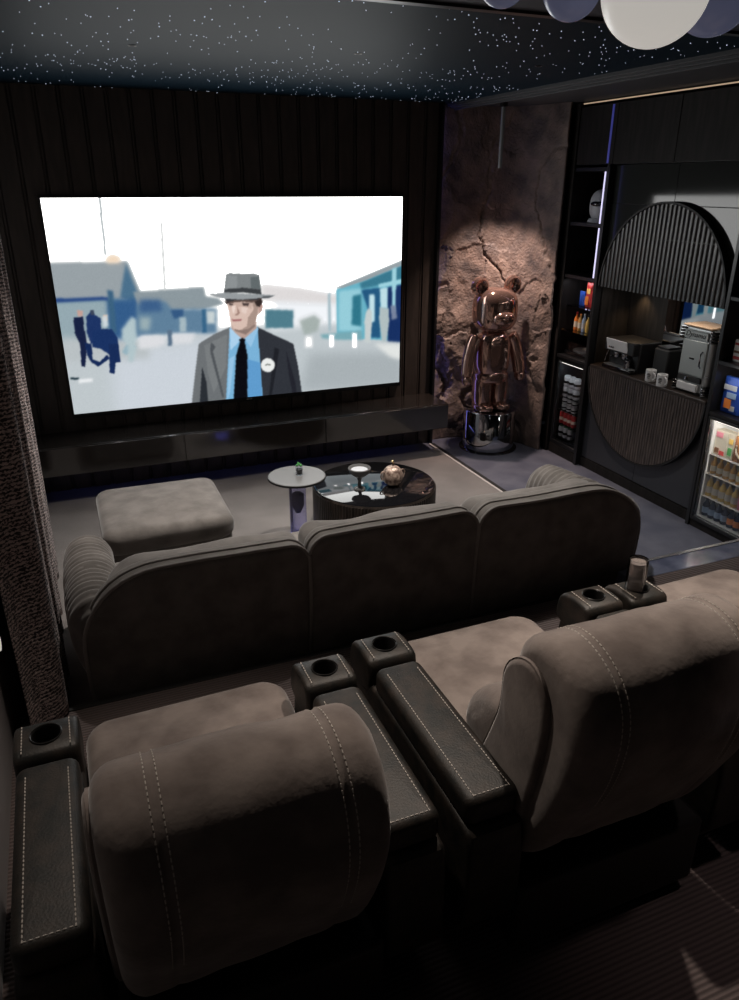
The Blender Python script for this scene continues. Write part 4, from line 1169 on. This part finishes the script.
rim.prism(pts + pts2, XF - .006, 3.982, lambda a, c_, d: (d, a, c_)); rim.build('arch_rim', 'black', t, smooth=False)
# niche lining
t = thing('coffee_niche', (XB, YC, .89), 'dark open niche with smoked mirror back holding the coffee things', 'niche')
B().box(4.27, 4.29, Y2 + .022, -1.42, ZB + .004, ZA).build('mirror_back', 'mirror_dark', t)
B().box(4.27, 4.29, -1.419, Y1 - .020, ZB + .004, ZA).build('back_panel', 'cab', t)
B().box(3.985, 4.27, Y1 - .020, Y1 - .002, ZB + .004, ZA).build('side_panel', 'cab', t)
B().box(3.985, 4.27, Y2 + .003, Y2 + .021, ZB + .004, ZA).build('side_panel', 'cab', t)
B().lathe([(.018, 0), (.024, 0), (.024, -.004), (.018, -.004), (.018, 0)], (4.22, -1.17, ZA), 20, cap=False).build('spot_fitting', 'brass', t)
# worktop follows the half-round base
pts = [(4.30, Y1 - .002), (3.983, Y1 - .002)] + [(3.983, YC + RA)] + [(3.983, YC - RA), (3.983, Y2 + .002), (4.30, Y2 + .002)]
b = B().prism([(3.936, YC - RA), (3.936, YC + RA), (3.99, YC + RA), (3.99, Y1 - .002), (4.30, Y1 - .002), (4.30, Y2 + .002), (3.99, Y2 + .002), (3.99, YC - RA)], .868, .888, lambda a, c_, d: (a, c_, d))
tag(b.build('worktop', 'worktop', smooth=False, bevel=.002, org=(4.1, YC, .868)), 'dark wooden worktop of the coffee bar under the mugs and machines', 'worktop')
t = thing('base_cupboard', (XB, YC, 0), 'dark base cupboard with fluted walnut half-round front below the worktop', 'cupboard')
B().box(4.0, XB, Y2 + .002, Y1 - .001, 0.08, .866).build('body', 'cab_black', t)
for a, c_ in ((Y1 - .002, YC + .0015), (YC - .0015, Y2 + .003)):
    B().box(3.983, 3.999, c_, a, .085, .866).build('door', principled('graphite_panel', (.035, .036, .042), .35), t, bevel=.0015)
B().box(3.975, XB, Y2 + .002, Y1 - .001, 0.0, .078).build('plinth', 'cab', t)
flutes(.866, -1, .026, .008, 'fluted_front', 'flute_low', t)
pts = [(YC + RA * math.cos(math.pi * i / 64), .866 - RA * math.sin(math.pi * i / 64)) for i in range(65)]
pts2 = [(YC + (RA + .012) * math.cos(math.pi * i / 64), .866 - (RA + .012) * math.sin(math.pi * i / 64)) for i in range(64, -1, -1)]
B().prism(pts + pts2, XF - .003, 3.982, lambda a, c_, d: (d, a, c_)).build('arch_rim', 'black', t, smooth=False)

# coffee machine
WZ = .8885
t = thing('coffee_machine', (4.08, -1.30, WZ), 'black espresso machine with a pale front panel at the left of the worktop', 'coffee machine')
B().box(4.03, 4.24, -1.46, -1.12, WZ + .001, WZ + .235).build('body', 'cab_black', t, bevel=.012)
B().box(3.965, 4.035, -1.455, -1.125, WZ + .001, WZ + .030).build('drip_tray', 'black_gloss', t, bevel=.006)
B().box(3.970, 4.028, -1.44, -1.14, WZ + .031, WZ + .034).build('tray_grille', 'steel', t)
R_ = Matrix.Rotation(math.radians(-14), 3, 'Y')
hdp = B().box(3.972, 4.035, -1.455, -1.125, WZ + .140, WZ + .238).build('head', 'cab_black', t, bevel=.008)
B().box(3.962, 3.970, -1.39, -1.155, WZ + .145, WZ + .240, R_).build('front_panel', 'white', hdp, bevel=.004)
for q in range(3): B().lathe([(0, 0), (.007, 0), (.007, .006), (0, .006)], (3.953, -1.20 - .022 * q, WZ + .175), 12, 'x', cap=False).build('button', 'chrome', hdp)
B().box(3.958, 3.961, -1.31, -1.265, WZ + .222, WZ + .230, R_).build('badge', 'black', hdp)
for yy in (-1.25, -1.34):
    B().lathe([(.026, .140), (.028, .115), (.020, .100), (.008, .092)], (3.998, yy, WZ), 20).build('brew_group', 'chrome', t)
B().tube([(3.99, -1.25, WZ + .115), (3.93, -1.24, WZ + .108)], .008, 8).build('portafilter_handle', 'black_gloss', t)
B().tube([(3.99, -1.16, WZ + .14), (3.975, -1.155, WZ + .10), (3.97, -1.15, WZ + .055)], .004, 8).build('steam_wand', 'chrome', t)
t = thing('milk_jug', (4.0, -1.38, WZ + .034), 'small steel milk jug standing on the drip tray of the espresso machine', 'jug')
B().lathe([(0, 0.001), (.026, .001), (.028, .02), (.021, .055), (.024, .062), (.022, .062), (0, .01)], (4.0, -1.38, WZ + .034), 20, cap=False).build('body', 'chrome', t)
B().tube([(3.978, -1.39, WZ + .088), (3.962, -1.398, WZ + .075), (3.975, -1.392, WZ + .052)], .003, 6).build('handle', 'chrome', t)
t = thing('grinder', (4.16, -1.60, WZ), 'black appliance with a flat lid right of the espresso machine in the shadow', 'appliance')
B().box(4.10, 4.24, -1.68, -1.53, WZ + .001, WZ + .22).build('body', 'black', t, bevel=.012)
B().box(4.11, 4.23, -1.665, -1.545, WZ + .222, WZ + .236).build('lid', 'cab_black', t, bevel=.004)

def mug(x, y, label):
    t = thing('mug', (x, y, WZ), label, 'mug', 'white mugs on the worktop')
    B().lathe([(0, .001), (.034, .001), (.037, .006), (.038, .086), (.035, .088), (.034, .08), (.033, .01), (0, .01)], (x, y, WZ), 28, cap=False).build('body', 'white', t)
    B().tube([(x - .010 + .0 * q, y - .036 - .024 * math.sin(q), WZ + .044 + .026 * math.cos(q)) for q in [math.pi * i / 10 for i in range(11)]], .0055, 8).build('handle', 'white', t)
    for k, (dz, w_) in enumerate(((.058, .022), (.050, .030), (.040, .024), (.028, .018))):
        a0 = math.radians(205); b = B()
        vs = []; 
        for q in range(5):
            a = a0 + (q / 4 - .5) * w_ / .038
            vs += [(x + .0386 * math.cos(a), y + .0386 * math.sin(a), WZ + dz), (x + .0386 * math.cos(a), y + .0386 * math.sin(a), WZ + dz + .006)]
        b.add(vs, [(2 * q, 2 * q + 2, 2 * q + 3, 2 * q + 1) for q in range(4)]).build('print', 'black', t)
mug(3.985, -1.655, 'white mug with dark print standing nearer the espresso machine')
mug(3.960, -1.800, 'white mug with dark print standing nearer the silver retro cabinet')

# retro silver mini cabinet
t = thing('retro_drink_cabinet', (4.10, -2.02, WZ), 'silver retro countertop cabinet with script lettering, black ribbed corners and a latch handle', 'cabinet')
ya, yb = -2.165, -1.875
B().pillow(rrect(4.005, 4.20, ya, yb, .035, 6), WZ + .012, WZ + .45, .012, XY, 4, .001, 2).build('body', 'steel', t)
B().box(3.993, 4.006, -2.125, -1.905, WZ + .125, WZ + .365).build('door', 'steel_light', t, bevel=.006)
B().box(3.994, 4.006, -2.115, -1.905, WZ + .370, WZ + .430).build('name_panel', 'steel_light', t, bevel=.004)
text('lettering', 'Dynamo', 'black', t, (3.9925, -2.005, WZ + .402), .052, FACE_LEFT, .0008, .35)
B().box(3.985, 4.18, -2.150, -1.890, WZ + .4515, WZ + .466).build('top_band', 'orange' if False else principled('peach_wood', (.55, .36, .22), .5), t, bevel=.006)
for yy in (ya + .012, yb - .012):
    for k in range(4):
        B().lathe([(.026, 0), (.029, .004), (.029, .012), (.026, .016)], (4.012, yy, WZ + .365 + .021 * k), 20).build('corner_rib', 'black_gloss', t)
        B().lathe([(.026, 0), (.030, .003), (.030, .009), (.026, .012)], (4.012, yy, WZ + .008 + .018 * k), 20).build('corner_rib', 'black_gloss' if k % 2 else 'chrome', t)
B().box(3.992, 4.006, -2.115, -1.905, WZ + .080, WZ + .120).build('dispenser_recess', 'black', t, bevel=.004)
B().lathe([(0, 0), (.014, 0), (.010, .02), (0, .02)], (3.990, -1.99, WZ + .092), 14, cap=False).build('tap', 'chrome', t)
B().box(3.982, 4.004, -2.100, -1.915, WZ + .016, WZ + .072).build('tray', 'white', t, bevel=.008)
B().tube([(3.992, -2.095, WZ + .30), (3.975, -2.098, WZ + .285), (3.972, -2.10, WZ + .245), (3.975, -2.098, WZ + .205), (3.992, -2.095, WZ + .19)], .006, 8).build('latch_handle', 'chrome', t)
B().box(3.9915, 3.9928, -2.03, -1.985, WZ + .235, WZ + .245).build('badge', 'chrome', t)
B().tube([(4.01, -2.13, WZ + .14), (4.01, -2.168, WZ + .14)], .004).build('hinge', 'chrome', t)

# tall shelf unit with the lit drinks fridge
t = thing('tall_shelf_unit', (XB, -2.8, 0), 'black tall shelf unit with mirror back above the lit drinks fridge', 'cabinet')
B().box(XF - .004, XB, Y2 - .030, Y2 - .001, 0, 2.366).build('side_panel', 'cab_black', t, bevel=.002)
B().box(XB - .02, XB, Y3, Y2 - .03, 0, 2.366).build('back_panel', 'cab_black', t)
B().box(4.235, 4.245, Y3, Y2 - .031, .85, 2.34).build('mirror_back', 'mirror_dark', t)
for z in (2.335, 1.56, 1.155, .812):
    B().box(XF, 4.43, Y3, Y2 - .031, z, z + .024).build('shelf', 'cab_black', t, bevel=.002)
B().box(XF + .01, XB - .02, Y3, Y2 - .031, 0, .055).build('plinth', 'cab', t)
packet(4.02, -2.385, .837, .15, .07, .24, 'blue', 'blue snack bag with orange picture on the shelf above the lit drinks fridge', marks=(('white_soft', .12, .66, .80, .80), ('label_blue', .35, .45, .85, .60), ('orange', .25, .16, .62, .42), ('white_soft', .55, .10, .82, .24)))
packet(4.08, -2.58, .837, .15, .07, .24, 'red', 'red snack bag beside the blue one above the lit drinks fridge', marks=(('yellow', .15, .4, .8, .65),))
t = thing('snack_box', (4.03, -2.42, 1.18), 'white and red striped snack box on the shelf above the blue snack bag', 'box')
B().box(4.00, 4.06, -2.50, -2.335, 1.180, 1.320).build('carton', 'white', t, bevel=.003)
B().box(3.998, 3.9995, -2.495, -2.34, 1.195, 1.215).build('stripe', 'red', t)
B().box(3.998, 3.9995, -2.495, -2.34, 1.235, 1.250).build('stripe', 'brown', t)
B().box(3.998, 3.9995, -2.495, -2.34, 1.285, 1.30).build('stripe', 'red', t)

t = thing('drinks_fridge', (4.15, -2.6, .056), 'lit glass-fronted drinks fridge full of bottles at the right photo edge', 'fridge')
FA, FB = Y2 - .036, -2.90
b = B(); b.box(3.95, 4.36, FA - .022, FA, .058, .808); b.box(3.95, 4.36, FB, FB + .022, .058, .808); b.box(3.95, 4.36, FB, FA, .0575, .082); b.box(3.95, 4.36, FB, FA, .788, .8085); b.box(4.34, 4.365, FB, FA, .058, .808)
b.build('body', 'black', t, bevel=.002)
b = B(); b.box(3.965, 4.338, FA - .030, FA - .0225, .084, .786); b.box(3.965, 4.338, FB + .0225, FB + .030, .084, .786); b.box(4.33, 4.339, FB + .03, FA - .03, .084, .786); b.box(3.965, 4.33, FB + .03, FA - .03, .0825, .090); b.box(3.965, 4.33, FB + .03, FA - .03, .780, .787)
b.build('lining', 'fridge_in', t)
DSH = (.091, .240, .405, .545)
for z in DSH[1:]: B().box(3.972, 4.32, FB + .032, FA - .032, z - .006, z).build('shelf', 'white', t, bevel=.001)
b = B(); b.box(3.930, 3.948, FA - .020, FA, .060, .806); b.box(3.930, 3.948, FB, FB + .02, .060, .806); b.box(3.930, 3.948, FB + .02, FA - .02, .060, .084); b.box(3.930, 3.948, FB + .02, FA - .02, .790, .806)
b.build('door_frame', 'cab_black', t, bevel=.002)
B().box(3.938, 3.941, FB + .0205, FA - .0205, .0845, .7895).build('door_glass', 'glass', t)
B().box(3.950, 3.963, FB + .05, FA - .05, .781, .787).build('lamp', 'fridge_lamp', t)
posn = ('first', 'second', 'third', 'fourth', 'fifth', 'sixth', 'seventh', 'eighth')
for i in range(8):
    y = FA - .058 - .055 * i
    bottle(4.005, y, DSH[2] + .001, .022, .118, 'amber', 'yellow', 'small amber bottle, %s from left on the upper bottle shelf of the lit fridge' % posn[i], group='bottles in the lit drinks fridge', lab_mat='cream')
    m = ('yellow', 'cream', 'cream') if i < 5 else ('pink', 'red', 'pink')
    bottle(4.005, y, DSH[1] + .001, .024, .145, m[0], m[1], '%s bottle, %s from left on the middle bottle shelf of the lit fridge' % ('yellow' if i < 5 else 'pink', posn[i]), group='bottles in the lit drinks fridge', lab_mat=m[2])
    bottle(4.005, y, DSH[0] + .001, .024, .135, 'navy', 'black', 'dark bottle, %s label, %s from left on the lowest lit fridge shelf' % ('pale blue' if i < 4 else 'orange', posn[i]), group='bottles in the lit drinks fridge', lab_mat='label_blue' if i < 4 else 'orange')
def carton(y, w_, mats, label):
    t = thing('drink_carton', (4.02, y, DSH[3]), label, 'carton', 'cartons on the top shelf of the lit fridge')
    B().box(3.99, 4.06, y - w_ / 2, y + w_ / 2, DSH[3] + .001, DSH[3] + .175).build('carton', mats[0], t, bevel=.003)
    for k, (m, u0, v0, u1, v1) in enumerate(mats[1]):
        B().box(3.9875, 3.9895, y + w_ / 2 - u1 * w_, y + w_ / 2 - u0 * w_, DSH[3] + v0 * .175, DSH[3] + v1 * .175).build('print', m, t)
    return t
carton(FA - .088, .10, ('cream', (('pink', .05, .72, .6, .92), ('brown', .1, .10, .45, .30), ('red', .5, .05, .9, .22))), 'pink and cream carton, leftmost on the top shelf of the lit fridge')
carton(FA - .170, .052, ('cream', (('green', .2, .15, .8, .45), ('yellow', .2, .6, .8, .8))), 'narrow cream and green carton between the pink and the brown one in the fridge')
cb = carton(FA - .285, .165, ('brown', ()), 'brown carton with white swirl on the top shelf of the lit fridge')
B().tube([(3.988, FA - .285 + (.016 + .008 * a) * math.cos(a), DSH[3] + .09 + (.016 + .008 * a) * math.sin(a)) for a in [i * .35 for i in range(20)]], .008, 6).build('swirl', 'cream', cb)
carton(FA - .46, .165, ('brown', (('cream', .2, .2, .8, .7),)), 'brown carton farthest right on the top shelf of the lit fridge')
